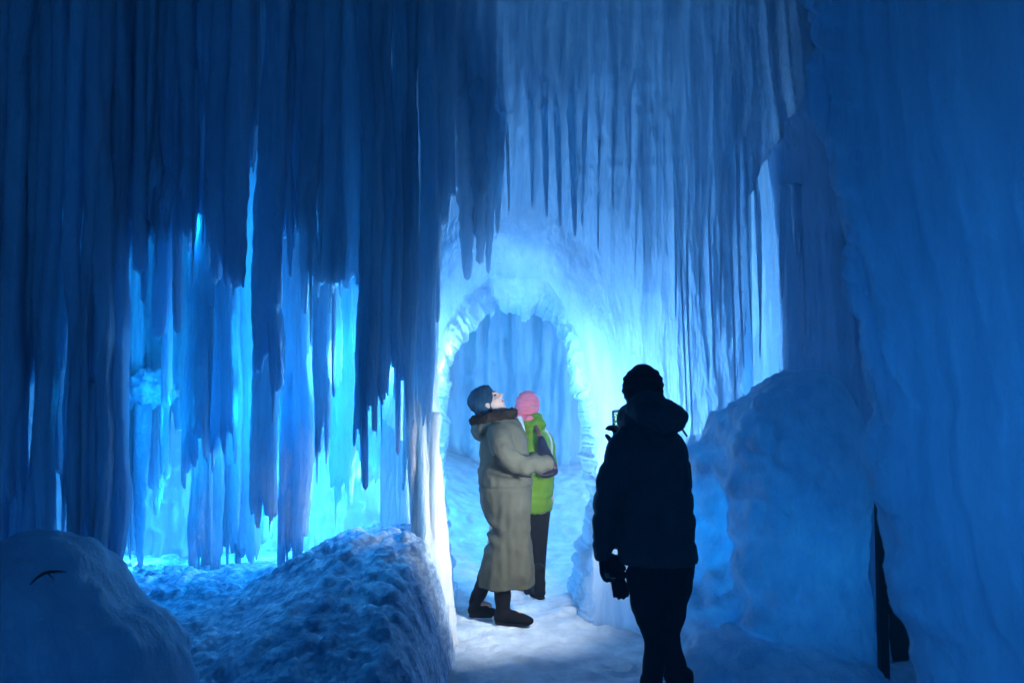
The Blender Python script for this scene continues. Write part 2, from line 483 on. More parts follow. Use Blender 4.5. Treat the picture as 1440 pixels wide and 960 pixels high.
# distribute by angle of the near rim
ang = np.unwrap(np.arctan2(pn[:, 0] - cx, -(pn[:, 1] - cz)))
for i in range(NA):
    d = np.array([pn[i, 0] - cx, pn[i, 1] - cz]); 
    if pn[i, 1] < cz:
        outer[i] = (x0 if pn[i, 0] < cx else x1, -.3 + (pn[i, 1] + .3) * 1.25)
    else:
        ts = []
        if d[0] < 0: ts.append((x0 - cx) / d[0])
        if d[0] > 0: ts.append((x1 - cx) / d[0])
        ts.append((z1 - cz) / max(d[1], 1e-3))
        k = min(ts)
        outer[i] = (cx + d[0] * k, cz + d[1] * k)
ker = np.hanning(61); ker /= ker.sum()
for c_ in (0, 1):
    outer[:, c_] = np.convolve(np.pad(outer[:, c_], 30, mode='edge'), ker, 'valid')
NT1, NT2 = 70, 420
t1 = np.linspace(0, 1, NT1, endpoint=False)
rows = []
for t in t1:
    k = t ** 1.15
    P2 = pf * (1 - k) + pn * k
    P2 = P2 + (.028 * np.stack([fbm(q * 45, t * 3.2, 0, 71, 4), fbm(q * 45, t * 3.2, 5, 72, 4)], -1) * math.sin(math.pi * t) ** .6)
    rows.append(np.stack([P2[:, 0], np.full(NA, YF + (YN + .22 - YF) * math.sin(t * math.pi / 2) ** .85), P2[:, 1]], -1))
def wall_Y(x, z, dist):
    y = YN - .10 * sstep(0, .5, dist)
    y = y - .55 * sstep(.9, 2.0, x)                     # comes forward on the right
    y = y - .22 * sstep(-.45, -.9, x)
    y = y - .05 * np.clip(z - 2.3, 0, 3)                # leans over the path
    y = y + .35 * sstep(3.0, 4.6, z) * sstep(1.0, 1.8, x)
    y = y + .22 * (1 - sstep(0, .45, dist))   # rolls back into the dark at upper right
    return y
# a hair of rounding right at the rim
for t in np.linspace(0, 1, NT2):
    k = t ** 1.25
    P2 = pn_s * (1 - k) + outer * k + (pn - pn_s) * math.exp(-k * 60)
    xl = 1.49 + .48 * sstep(2.5, 4.0, P2[:, 1]) + .02 * vn(P2[:, 1] * 9, 0, 0, 91) + .012 * vn(P2[:, 1] * 30, 0, 0, 92)
    P2[:, 0] = np.where(P2[:, 0] > 1.0, 1.0 + (P2[:, 0] - 1.0) * (xl - 1.0) / (x1 - 1.0), P2[:, 0])
    dist = np.linalg.norm(P2 - pn_s, axis=1)
    rows.append(np.stack([P2[:, 0], wall_Y(P2[:, 0], P2[:, 1], dist) + .0, P2[:, 1]], -1))
V = np.array(rows)
xx, yy, zz = V[..., 0], V[..., 1], V[..., 2]
calm = .25 + .75 * sstep(2.3, 3.2, zz + .5 * sstep(1.0, 1.9, xx))
D = columns(xx, zz, 21, x0, x1, .055, 1.9, 4.2, .07, .03, .11, .45, 1) * calm
D += columns(xx, zz, 22, x0, x1, .022, 1.2, 4.4, .014, .012, .03, .5, 1) * calm
D += columns(xx, zz, 23, .8, x1, .05, .9, 3.2, .045, .03, .07, .3, 1)
D += .05 * fbm(xx * 1.6, zz * .6, yy * 1.6, 26, 3)
D += .010 * fbm(xx * 14, zz * 2.5, yy * 14, 27, 4, .6)
D += .006 * fbm(xx * 30, zz * 9, yy * 30, 28, 3, .6)
cf = worley(xx * 6.5, zz * 6.5, yy * 6.5, 29)
D += .12 * (1 - sstep(.05, .75, cf)) * sstep(1.02, 1.25, xx) * sstep(1.75, 1.2, zz)
arch = empty("ice_arch", (.1, YN, 0), label="pale tall ice wall pierced by the pointed walk-through arch in the middle", cat="ice arch")
Nn = gnormals(V)
if Nn[NT1 + 200, NA // 2, 1] > 0: Nn = -Nn
edge = sstep(NT1 - 20, NT1 + 130, np.arange(V.shape[0]))[:, None]
V2 = V + Nn * (D * (.12 + .88 * edge))[..., None]
link("arch_wall", mesh_np("arch_wall", V2.reshape(-1, 3), grid_faces(*V.shape[:2])), ICE, arch)
# the outside of the tunnel, seen only from the court
Vb = np.array([np.stack([pf[:, 0] * (1 - k) + (outer[:, 0]) * k, np.full(NA, YF + .02 - .1 * k), pf[:, 1] * (1 - k) + outer[:, 1] * k], -1)[::4] for k in np.linspace(0, 1, 60)])
Db = .06 * fbm(Vb[..., 0] * 6, Vb[..., 2] * 1.2, 0, 33, 4) * sstep(0, 5, np.arange(60))[:, None]
Nb = gnormals(Vb)
if Nb[30, NA // 8, 1] < 0: Nb = -Nb
Vb = Vb + Nb * Db[..., None]
link("back_face", mesh_np("back_face", Vb.reshape(-1, 3), grid_faces(*Vb.shape[:2])), ICE, arch)

# --- single hanging icicles
def icicle_mesh(x, y, ztop, zbot, w, d, seed, beads=0.0, taper=.16, seg=None, M=18, blunt=.35, lean=0.0, rag=0.0, follow=None):
    rs = random.Random(seed)
    L = ztop - zbot
    n = max(12, int(L / .022)) if seg is None else seg
    n = min(n, 170)
    z = np.linspace(ztop, zbot, n)
    a = np.linspace(0, 2 * math.pi, M, endpoint=False)
    A, Zz = np.meshgrid(a, z, indexing='xy')
    s = (ztop - Zz) / L
    tl = min(taper * L + .06, L * .9)
    tip = np.clip((Zz - zbot) / tl, 0, 1)
    k = blunt + (1 - blunt) * tip ** .7
    k = k * np.clip((Zz - zbot) / .025, 0, 1) ** .5
    wid = w * (1 + .22 * vn(Zz * .9 + seed, 0, 0, seed)) * (1.1 - .2 * s)
    fl = 1 + .22 * vn(np.cos(A) * 2.4 + seed, np.sin(A) * 2.4, Zz * .5, seed) + .10 * vn(np.cos(A) * 6, np.sin(A) * 6, Zz * 2.2, seed + 1) + (.10 * vn(np.cos(A) * 14, np.sin(A) * 14, Zz * 1.2, seed + 6) if M > 20 else 0)
    fl += beads * (vn(Zz * 26, np.cos(A) * 1.2, np.sin(A) * 1.2, seed + 2)) + .03 * vn(Zz * 60, A * 2, 0, seed + 3)
    r = k * fl
    ph = rs.random() * 6
    X_ = x + np.cos(A) * wid * r + .018 * np.sin(Zz * 1.7 + ph) * (Zz < ztop) + lean * (ztop - Zz)
    Y_ = y + np.sin(A) * d * r + .012 * np.cos(Zz * 2.1 + ph)
    if follow is not None:
        Y_ = Y_ + follow(np.full_like(Zz, x), Zz) - follow(np.full_like(Zz, x), np.full_like(Zz, zbot)) + .16 * sstep(.55, 1, 1 - s)
    if rag:
        st = np.floor(np.cos(A) * 2.6 + np.sin(A) * .8 + seed * .37)
        Zz = Zz + rag * (hsh(st.astype(np.int64), st.astype(np.int64) * 0 + seed, st.astype(np.int64) * 0, 5)) * sstep(1 - .9 / L, 1, s) + .03 * vn(A * 3, seed, 0, seed) * (s > .96)
    V = np.stack([X_, Y_, Zz], -1).reshape(-1, 3)
    F = grid_faces(n, M, True)
    # caps
    V = np.vstack([V, [[V[:M, 0].mean(), V[:M, 1].mean(), ztop]], [[V[-M:, 0].mean(), V[-M:, 1].mean(), zbot - .004]]])
    c0, c1 = n * M, n * M + 1
    caps = [(c0, (i + 1) % M, i, i) for i in range(M)] + [(c1, (n - 1) * M + i, (n - 1) * M + (i + 1) % M, (n - 1) * M + (i + 1) % M) for i in range(M)]
    me = bpy.data.meshes.new("icicle")
    faces = F.tolist() + [(a_, b_, c_) for a_, b_, c_, _ in caps]
    me.from_pydata(V.tolist(), [], faces)
    me.polygons.foreach_set("use_smooth", [True] * len(me.polygons))
    me.update()
    return me

def slab_mesh(x, y, ztop, zbot, hw, d, seed, M=72, spikes=.5):
    """a fused slab of many fine drips: flat section, fluted front, ragged stepped lower edge"""
    L = ztop - zbot
    n = int(min(170, max(14, L / .025)))
    s1 = np.linspace(0, 1, n)
    a = np.linspace(0, 2 * math.pi, M, endpoint=False)
    S1, A = np.meshgrid(s1, a, indexing='ij')
    ca, sa = np.cos(A), np.sin(A)
    sg = lambda v, e: np.sign(v) * np.abs(v) ** e
    X_ = hw * sg(ca, .75)
    Xw = X_ + x
    Zz = ztop - S1 * L
    edge = 1 + .20 * vn(Zz * .8, seed, ca > 0, seed) + .12 * vn(Zz * 4, seed, ca > 0, seed + 1) + .06 * vn(Zz * 22, seed, ca > 0, seed + 2)
    X_ = X_ * edge * (1.08 - .16 * S1)
    X_ = X_ + .035 * vn(Zz * .7, seed, 3, seed + 12) + .012 * vn(Zz * 3, seed, 7, seed + 13)
    Y_ = d * sg(sa, .6) + .03 * vn(Zz * 1.3, seed, 9, seed + 14)
    rel = .016 * np.abs(vn(Xw * 22, Zz * .25, seed, seed + 3)) + .010 * np.abs(vn(Xw * 55, Zz * .5, seed, seed + 4)) + .014 * vn(Xw * 9, Zz * .4, seed, seed + 5) + .006 * vn(Xw * 45, Zz * 26, y, seed + 6) + .010 * vn(Xw * 14, Zz * 7, y, seed + 15)
    Y_ = Y_ + np.where(sa < 0, -rel, rel)
    # ragged foot
    c1 = np.floor(Xw * 17 + seed * .3 + .25 * (sa > 0)).astype(np.int64); c2 = np.floor(Xw * 52 + seed * .7).astype(np.int64); z0_ = np.zeros_like(c1)
    rg_ = .26 * hsh(c1, z0_ + seed, z0_, 5) ** 1.5 + .07 * hsh(c2, z0_ + seed, z0_, 6)
    spike = (hsh(c2, z0_ + seed, z0_, 9) > .82) * spikes * .35 * hsh(c2, z0_ + seed, z0_, 11)
    Zz = Zz + (rg_ - spike) * np.clip(1 - (1 - S1) * L / .9, 0, 1) ** 1.2
    k = np.clip((1 - S1) * L / .10, 0.0, 1) ** .35
    Y_ = Y_ * (.25 + .75 * k); 
    V = np.stack([x + X_ * (.94 + .06 * k), y + Y_, Zz], -1).reshape(-1, 3)
    F = grid_faces(n, M, True).tolist()
    F.append(list(range(M))[::-1]); 
    b0 = (n - 1) * M
    F += [[b0 + i, b0 + (i + 1) % M, b0 + (M - 1 - i) % M, b0 + (M - i) % M] for i in range(0, M // 2) if len({i, (i + 1) % M, (M - 1 - i) % M, (M - i) % M}) == 4]
    me = bpy.data.meshes.new("icicle")
    me.from_pydata(V.tolist(), [], F)
    me.polygons.foreach_set("use_smooth", [True] * len(me.polygons))
    me.update(); me.validate()
    return me

# in front of the arch wall: thin beaded drips  (px, y_top, y_bottom, half width m)
seed = 500
for px, y0, y1, w, Yd, bd in [
        (654, 60, 395, .075, 5.72, .28), (672, 40, 372, .07, 5.66, .30), (690, 90, 385, .05, 5.70, .34), (664, 120, 330, .05, 5.55, .34), (702, 140, 330, .035, 5.74, .3),
        (716, 150, 300, .016, 5.85, .2), (745, 100, 292, .035, 5.8, .12), (765, 110, 308, .035, 5.8, .1), (786, 100, 322, .04, 5.76, .12), (806, 90, 334, .045, 5.72, .2), (822, 120, 318, .028, 5.74, .15),
        (845, 120, 356, .014, 5.72, .3), (866, 60, 300, .03, 5.72, .12), (880, 80, 322, .024, 5.7, .12), (897, 130, 395, .013, 5.66, .25), (905, 120, 372, .018, 5.62, .2), (912, 150, 402, .011, 5.66, .25),
        (928, 90, 368, .02, 5.62, .15), (947, 110, 450, .017, 5.52, .34), (962, 120, 590, .02, 5.48, .3), (973, 130, 610, .016, 5.42, .34), (988, 80, 420, .026, 5.45, .14), (1003, 150, 545, .017, 5.36, .3),
        (1018, 100, 480, .024, 5.34, .16), (1030, 120, 600, .02, 5.3, .3), (1044, 80, 520, .026, 5.28, .2), (1056, 130, 470, .022, 5.26, .2), (1064, 160, 440, .016, 5.3, .25), (1066, 200, 505, .02, 5.24, .4)]:
    seed += 1
    p = at(px, y1, 5.9); Yd = float(wall_Y(np.array(p[0]), np.array(p[2]), np.array(1.0))) - .035
    p = at(px, y1, Yd); ztop = min(wz(y0, Yd) + .2, 4.6); w = w * (.82 if px < 720 else .62 if px < 940 else .5)
    link("icicle", icicle_mesh(p[0], Yd, ztop, p[2], w, w, seed, bd, taper=.35, M=14, follow=lambda a_, b_: wall_Y(a_, b_, np.ones_like(a_))), ICE_THIN, arch)

# --- left jamb of the arch, warm white lamplight put into its colour
def blob(name, c, r, mat, seed, parent=None, disp=.06, freq=3.0, cauli=.0, cfreq=7, power=2.4, nz=150, na=220, zfloor=-.1, vert=0.0, fine=.012):
    """a rounded lump of ice: superellipsoid with noise, standing on the ground"""
    th = np.linspace(.02, math.pi - .02, nz); ph = np.linspace(0, 2 * math.pi, na, endpoint=False)
    T, P = np.meshgrid(th, ph, indexing='ij')
    e = 2 / power
    sg = lambda v: np.sign(v) * np.abs(v) ** e
    V = np.stack([c[0] + r[0] * sg(np.sin(T)) * sg(np.cos(P)), c[1] + r[1] * sg(np.sin(T)) * sg(np.sin(P)), c[2] + r[2] * sg(np.cos(T))], -1)
    V[..., 2] = np.maximum(V[..., 2], zfloor)
    N = np.stack([np.sin(T) * np.cos(P) / r[0], np.sin(T) * np.sin(P) / r[1], np.cos(T) / r[2]], -1)
    N /= np.linalg.norm(N, axis=-1, keepdims=True)
    x, y, z = V[..., 0], V[..., 1], V[..., 2]
    D = disp * fbm(x * freq, y * freq, z * freq * .7, seed, 4)
    D += fine * fbm(x * 22, y * 22, z * 14, seed + 4, 3, .6)
    if vert: D += vert * vn(x * 16, y * 16, z * 1.2, seed + 3)
    if cauli: 
        D += cauli * (1 - sstep(.05, .8, worley(x * cfreq, y * cfreq, z * cfreq, seed + 7)))
        D += cauli * .4 * (1 - sstep(.05, .8, worley(x * cfreq * 2.3, y * cfreq * 2.3, z * cfreq * 2.3, seed + 8)))
    V = V + N * D[..., None]
    return link(name, mesh_np(name, V.reshape(-1, 3), grid_faces(nz, na, True)), mat, parent)

jamb = empty("ice_pillar", (wx(600, 5.75), 5.75, 0), label="lamplit white ice pillar at the left side of the arch, the whitest ice in view", cat="ice pillar")
def pillar(name, path, mat, seed, parent, M=120, vert=.03, drips=True, cauli=0, rough=.012):
    """path: (z, x, y, rx, ry)"""
    P = np.array(path, float)
    z = np.arange(P[0, 0], P[-1, 0], .02 if P[-1, 0] > P[0, 0] else -.02)
    f = lambda k: np.interp(z, P[:, 0], P[:, k])
    a = np.linspace(0, 2 * math.pi, M, endpoint=False)
    Zz, A = np.meshgrid(z, a, indexing='ij')
    g_ = lambda k: np.repeat(f(k)[:, None], M, 1)
    ca, sa = np.cos(A), np.sin(A)
    d = vert * vn(ca * 3.2 + seed, sa * 3.2, Zz * .45, seed) + vert * .6 * np.abs(vn(ca * 9, sa * 9, Zz * .7, seed + 1)) + rough * fbm(ca * 16, sa * 16, Zz * 6, seed + 2, 3)
    if cauli: d += cauli * (1 - sstep(.05, .8, worley(ca * 1.6 + seed, sa * 1.6, Zz * 9, seed)))
    V = np.stack([g_(1) + ca * (g_(3) + d), g_(2) + sa * (g_(4) + d), Zz], -1)
    return link(name, mesh_np(name, V.reshape(-1, 3), grid_faces(len(z), M, True)), mat, parent)
YJ = 5.78
pillar("shaft", [(-.1, wx(606, YJ), YJ, .17, .22), (.35, wx(608, YJ), YJ, .12, .2), (.8, wx(604, YJ), YJ, .105, .18), (1.3, wx(598, YJ), YJ, .085, .16), (1.8, wx(598, YJ), YJ + .05, .07, .15),
                 (2.3, wx(604, YJ), YJ + .08, .06, .13), (3.2, wx(606, YJ), YJ + .1, .06, .12), (5.2, wx(600, YJ), YJ + .1, .07, .12)], ICE_LAMPLIT, 61, jamb)
for k, (px, zt, zb, w) in enumerate([(578, 2.6, .75, .035), (588, 2.2, .55, .03), (570, 3.6, 1.0, .03), (614, 1.5, .12, .03)]):
    link("icicle", icicle_mesh(wx(px, YJ - .15), YJ - .13, zt, zb, w, w, 640 + k, .1, taper=.3), ICE_LAMPLIT, jamb)

# ------------------------------------------------------------------ left curtain of hanging ice
def curtain(name, label, rows_, seed0, mat, sub=(16, 26), jit=14, ztop=4.9, cat="ice curtain", group=None, dd=.05):
    rs = random.Random(seed0)
    c = empty(name, (wx(rows_[0][0], rows_[0][3]), rows_[0][3], 0), label=label, cat=cat, group=group)
    sd = seed0
    for (a, b, yb, Yd) in rows_:
        n = max(1, round((b - a) / rs.uniform(*sub)))
        for i in range(n):
            sd += 1
            u = (i + .5) / n
            pc = a + (b - a) * u
            hw = (b - a) / n / 2 / FPX * Yd * rs.uniform(1.1, 1.65)
            y_ = yb + rs.uniform(-jit, jit * .4) * (1 if i else .3)
            Y_ = Yd + rs.uniform(-dd, dd)
            p = at(pc, y_, Y_)
            if sub[1] > 14:
                link("icicle", slab_mesh(p[0], Y_, ztop, max(p[2] - .1, .1), hw, rs.uniform(.03, .06), sd), mat, c)
                if rs.random() < .55:
                    dx = rs.uniform(-.7, .7) * hw
                    link("icicle", icicle_mesh(p[0] + dx, Y_ - .03, p[2] + rs.uniform(.6, 1.6), max(p[2] - rs.uniform(.05, .35), .2), .012, .012, sd + 7000, rs.choice([.1, .25]), taper=.5, M=10), mat, c)
                continue
            link("icicle", icicle_mesh(p[0], Y_, ztop, max(p[2], .1), hw, rs.uniform(.03, .055), sd, rs.choice([.02, .03, .05, .10]),
                                       taper=.05, blunt=rs.uniform(.55, .9), rag=rs.uniform(.05, .28) * (0 if sub[1] < 14 else 1), M=32), mat, c)
    return c
A = [(-60, -20, 800, 4.35), (-40, 20, 640, 4.75), (20, 58, 470, 4.8), (84, 130, 740, 4.9), (-24, 4, 760, 4.4), (0, 22, 795, 4.45), (18, 46, 525, 4.5), (42, 72, 770, 4.5), (68, 92, 650, 4.6), (88, 118, 780, 4.55), (112, 142, 790, 4.6), (136, 168, 800, 4.65),
     (160, 180, 330, 4.8), (174, 200, 340, 4.85), (196, 234, 325, 4.9), (230, 275, 322, 4.95), (270, 302, 335, 5.0), (298, 320, 372, 4.9), (316, 340, 406, 4.88),
     (336, 366, 224, 5.1), (362, 388, 540, 5.0), (384, 428, 340, 5.15)]
curtain("ice_curtain", "darkest navy curtain of thick hanging ice filling the left edge of the view", A, 1000, ICE_FRONT, sub=(13, 22))
A2 = [(424, 446, 430, 5.2), (440, 462, 396, 5.2), (458, 506, 404, 5.25), (502, 530, 600, 5.3), (524, 552, 560, 5.3), (546, 576, 500, 5.4), (570, 604, 570, 5.45), (600, 616, 440, 5.5), (614, 634, 300, 5.6)]
curtain("ice_curtain", "mid blue curtain of long hanging ice just left of the arch, above the frosty mound", A2, 1300, ICE_THIN, sub=(13, 22))
T = [(186, 198, 386, 4.85), (202, 209, 427, 4.9), (216, 230, 476, 4.9), (245, 252, 470, 4.95), (346, 352, 250, 5.0), (470, 474, 560, 5.3), (508, 513, 690, 5.3), (560, 566, 640, 5.4)]
curtain("icicle_row", "thin dark icicles hanging into the bright opening of the left alcove", T, 1500, ICE_FRONT, sub=(9, 12), jit=3, cat="icicles")
B = [(266, 298, 640, 5.7), (294, 330, 628, 5.75), (364, 388, 716, 5.6), (444, 457, 628, 5.6), (392, 440, 792, 5.85), (226, 234, 560, 5.9)]
curtain("ice_curtain", "dark blue slabs of ice hanging in the middle of the left alcove", B, 1600, ICE_THIN, jit=10)
B2 = [(202, 226, 700, 6.9), (466, 492, 700, 6.7), (528, 556, 690, 6.5), (166, 196, 766, 6.5), (268, 312, 818, 6.3), (308, 352, 806, 6.4), (350, 366, 690, 6.6), (236, 268, 600, 6.7), (196, 238, 520, 6.8), (454, 476, 560, 6.4), (500, 520, 640, 6.3), (520, 560, 480, 6.4), (330, 350, 500, 6.7), (384, 396, 640, 6.6)]
curtain("ice_curtain", "paler glowing ice columns deep in the left alcove, behind the dark hanging slabs", B2, 1700, ICE_BRIGHT, jit=12)

rs_ = random.Random(5)
T2 = []
for i in range(46):
    px = 172 + i * 8.4 + rs_.uniform(-4, 4)
    T2.append((px, px + rs_.uniform(4, 11), rs_.choice([480, 560, 640, 700, 740]) + rs_.uniform(-50, 30), rs_.uniform(6.7, 7.35)))
curtain("icicle_row", "many fine pale icicles glowing just in front of the brightest alcove wall", T2, 1900, ICE_BRIGHT, sub=(9, 12), jit=3, cat="icicles", ztop=4.4)

# ice mushroom in the alcove
mc = at(205, 552, 6.45)
mush = empty("ice_mushroom", (mc[0], mc[1], mc[2] - .5), label="round dark ice cap with drips, like a mushroom, at the left of the glowing alcove", cat="ice formation")
blob("cap", (mc[0], mc[1], mc[2]), (.17, .14, .14), ICE_ROUGH, 71, mush, disp=.03, cauli=.05, cfreq=14, zfloor=mc[2] - .07, nz=90, na=140)
for k, (dx, L_, w) in enumerate([(-.13, .5, .03), (-.04, .85, .035), (.04, .70, .028), (.11, .55, .035), (.0, 1.2, .04)]):
    link("icicle", icicle_mesh(mc[0] + dx, mc[1] + (.05 if k % 2 else -.04), mc[2] - .02, mc[2] - .05 - L_, w, w, 740 + k, .2, taper=.5), ICE_ROUGH, mush)

# ------------------------------------------------------------------ snow and ice mounds
def mound(name, x0, x1, y0, y1, hf, mat, label, cat, step=.018, parent=None):
    gx = np.arange(x0, x1, step); gy = np.arange(y0, y1, step)
    X, Y = np.meshgrid(gx, gy, indexing='ij')
    Z = hf(X, Y)
    o = link(name, mesh_np(name, np.stack([X, Y, Z], -1).reshape(-1, 3), grid_faces(*X.shape)), mat, parent)
    return tag(o, label, cat)
def left_mound(X, Y):
    xr = -.30 - .045 * (Y - 4.0) + .06 * vn(Y * 2.2, 0, 0, 41)                # right-hand foot
    side = 1 - np.clip((X - (xr - .30)) / .30, 0, 1) ** 2.2
    side = np.where(X > xr, 0, side)
    front = np.clip((Y - .12 * vn(X * 2, 0, 0, 42) - 3.1) / 2.3, 0, 1); front = front * (1.25 - .25 * front)
    top = .75 - .30 * sstep(-.9, -1.7, X) - .08 * sstep(-1.9, -2.6, X)
    h = top * (front ** .8) * side
    h = h * (1 - .25 * sstep(5.9, 7.2, Y))
    c = worley(X * 7 + .6 * vn(X * 5, Y * 5, 0, 1), Y * 5.5, np.zeros_like(X), 43)
    c2 = worley(X * 17, Y * 13, np.zeros_like(X), 44)
    crust = .030 * (1 - sstep(.40, .47, c)) + .012 * (1 - sstep(.2, .6, c2))
    patch = sstep(-.25, .35, vn(X * 1.6, Y * 1.6, 0, 45) + .3)
    h = h + crust * (.35 + .65 * patch) * sstep(0, .3, h) + .03 * fbm(X * 2.2, Y * 2.2, 0, 46, 3) * sstep(0, .3, h) + .008 * fbm(X * 30, Y * 30, 0, 47, 3)
    return np.where(X > xr + .02, -.08, h - .03)
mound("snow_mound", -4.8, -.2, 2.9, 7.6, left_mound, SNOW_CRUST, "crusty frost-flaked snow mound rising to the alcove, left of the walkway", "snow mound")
dm = empty("ice_mound", (wx(90, 3.7), 3.7, 0), label="smooth dark blue ice mound in the lower left corner with a twig on it", cat="ice mound")
rd = empty("ice_hump", (wx(1130, 5.2), 5.2, 0), label="big rounded cloudy ice hump at the foot of the right column, chest high", cat="ice hump")
HUMP = True

rc = empty("ice_column", (wx(1165, 5.6), 5.6, 0), label="thick dark blue ice column rising above the rounded hump, right of the bright slit", cat="ice column")
YC = 5.6
pillar("shaft", [(-.1, wx(1170, YC), YC, .32, .3), (1.6, wx(1160, YC), YC, .27, .28), (2.4, wx(1152, YC), YC, .23, .26), (3.2, wx(1156, YC), YC + .2, .26, .26), (4.2, wx(1146, YC), YC + .7, .32, .3), (5.2, wx(1140, YC), YC + 1.2, .4, .3)], ICE_FRONT, 101, rc, vert=.045)
for k, (px, y1, w) in enumerate([(1106, 420, .02), (1118, 360, .03), (1130, 470, .02), (1205, 600, .03), (1188, 520, .025)]):
    p = at(px, y1, 5.38)
    link("icicle", icicle_mesh(p[0], 5.40, 2.9, p[2], w, w, 840 + k, .2, taper=.4), ICE_FRONT, rc)

# --- big foreground wall on the right
YR = 3.0
edge_px = [(0, 1128), (50, 1136), (100, 1137), (180, 1144), (240, 1152), (300, 1166), (380, 1186), (450, 1200), (520, 1208), (575, 1222), (615, 1216), (640, 1216), (700, 1224), (720, 1230), (800, 1234), (860, 1242), (900, 1266), (960, 1276), (1300, 1300)]
ez = np.array([wz(b, YR) for b, _ in edge_px])[::-1]; ex = np.array([wx(a, YR) for _, a in edge_px])[::-1]
nU, nZ = 520, 300
zz_ = np.linspace(-.2, 4.2, nZ)
e = np.interp(zz_, ez, ex) - .045 * sstep(.7, 1.3, zz_)
s = np.linspace(0, 1, nU)
# plan: return face going back (hidden), rounded nose, then along toward the camera's right
plan = np.array([(1.6, 2.6), (1.25, 1.9), (.8, 1.1), (.35, .5), (.05, .1), (0, 0), (.05, -.10), (.2, -.24), (.5, -.42), (1.0, -.62), (1.8, -.85), (3.2, -1.2)])
sl = np.r_[0, np.cumsum(np.linalg.norm(np.diff(plan, axis=0), axis=1))]
w_ = np.interp(s, [0, .18, .40, 1], [0, 2.3, 3.6, sl[-1]])
ox = np.interp(w_, sl, plan[:, 0]); oy = np.interp(w_, sl, plan[:, 1])
ker = np.hanning(27); ker /= ker.sum()
ox = np.convolve(np.pad(ox, 13, mode='edge'), ker, 'valid'); oy = np.convolve(np.pad(oy, 13, mode='edge'), ker, 'valid')
V = np.stack([ox[:, None] + e[None, :] * 1.0, oy[:, None] + YR + 0 * e[None, :], np.repeat(zz_[None, :], nU, 0)], -1)
U = np.repeat(w_[:, None], nZ, 1)
D = columns(U, V[..., 2], 121, 2.8, sl[-1], .10, 1.0, 3.4, .05, .03, .16, .4)
D *= .7
D += .012 * np.abs(vn(U * 14, V[..., 2] * .5, 0, 140)) + .006 * vn(U * 40, V[..., 2] * 1.5, 0, 141)
D += columns(U, V[..., 2], 122, 2.6, sl[-1], .035, .8, 3.6, .020, .012, .04, .4)
D += .03 * fbm(U * 1.0, V[..., 2] * .3, 0, 124, 2) + .005 * fbm(U * 10, V[..., 2] * 3, 0, 125, 4, .6)
# beak-like flakes along the nose
nose = np.exp(-((U - 3.08) / .17) ** 2)
fl = V[..., 2] * 7.0 + (U - 3.08) * 6.5 + 1.3 * vn(V[..., 2] * 2.6, U * 2, 0, 126)
fl = fl - np.floor(fl)
amp_n = .13 * (.25 + .75 * sstep(-.3, .6, vn(V[..., 2] * 1.9, 0, 0, 128))) * sstep(1.2, 2.0, V[..., 2])
D += nose * (amp_n * (fl ** 1.6) + .035 * fbm(U * 8, V[..., 2] * 7, 0, 127, 4))
rw = sheet("ice_cliff", V, D, ICE_FRONT, None, flip=True)
tag(rw, "large flat blue ice wall filling the right side, nearest to the viewer", "ice wall")

# --- walls beside and behind the viewer that close the passage
plan_wall("ice_cliff", [(-3.2, -1.5), (-3.4, 2.0), (-3.0, 3.4), (-3.4, 4.6)], -.2, 5, ICE_FRONT, 131, "dark ice wall along the left of the passage, beyond the left edge of the view", amp=.1, step=.04, zstep=.06)

# ------------------------------------------------------------------ things in the dark gap
def bevel_box(name, size, mat, parent, loc, bev=.008, rot=0, seg=2):
    import bmesh
    bm = bmesh.new(); bmesh.ops.create_cube(bm, size=1)
    bmesh.ops.scale(bm, vec=size, verts=bm.verts)
    bmesh.ops.bevel(bm, geom=bm.edges[:], offset=bev, segments=seg, affect='EDGES')
    bmesh.ops.rotate(bm, verts=bm.verts, matrix=Matrix.Rotation(rot, 3, 'Z'))
    bmesh.ops.translate(bm, vec=loc, verts=bm.verts)
    me = bpy.data.meshes.new(name); bm.to_mesh(me); bm.free()
    return link(name, me, mat, parent)
BLACK = cloth_mat("black_plastic", (.008, .008, .009), rough=.5, var=.1, bump=.05)
bx = wx(1246, 5.5)
bo = empty("floodlight_box", (bx, 5.5, 0), label="black box with an added shade strip, in the dark gap beside the right wall", cat="box")
bevel_box("housing", (.15, .2, .33), BLACK, bo, (bx, 5.5, .205), rot=.1)
bevel_box("lid", (.16, .21, .02), BLACK, bo, (bx, 5.5, .384), rot=.1, bev=.005)
bevel_box("shade_strip", (.05, .05, 1.75), BLACK, bo, (wx(1233, 5.0), 5.0, .88), rot=.1, bev=.006)  # black strip standing in for the darkness of the narrow gap
bevel_box("foot", (.12, .16, .02), BLACK, bo, (bx, 5.5, .030), rot=.1, bev=.004)

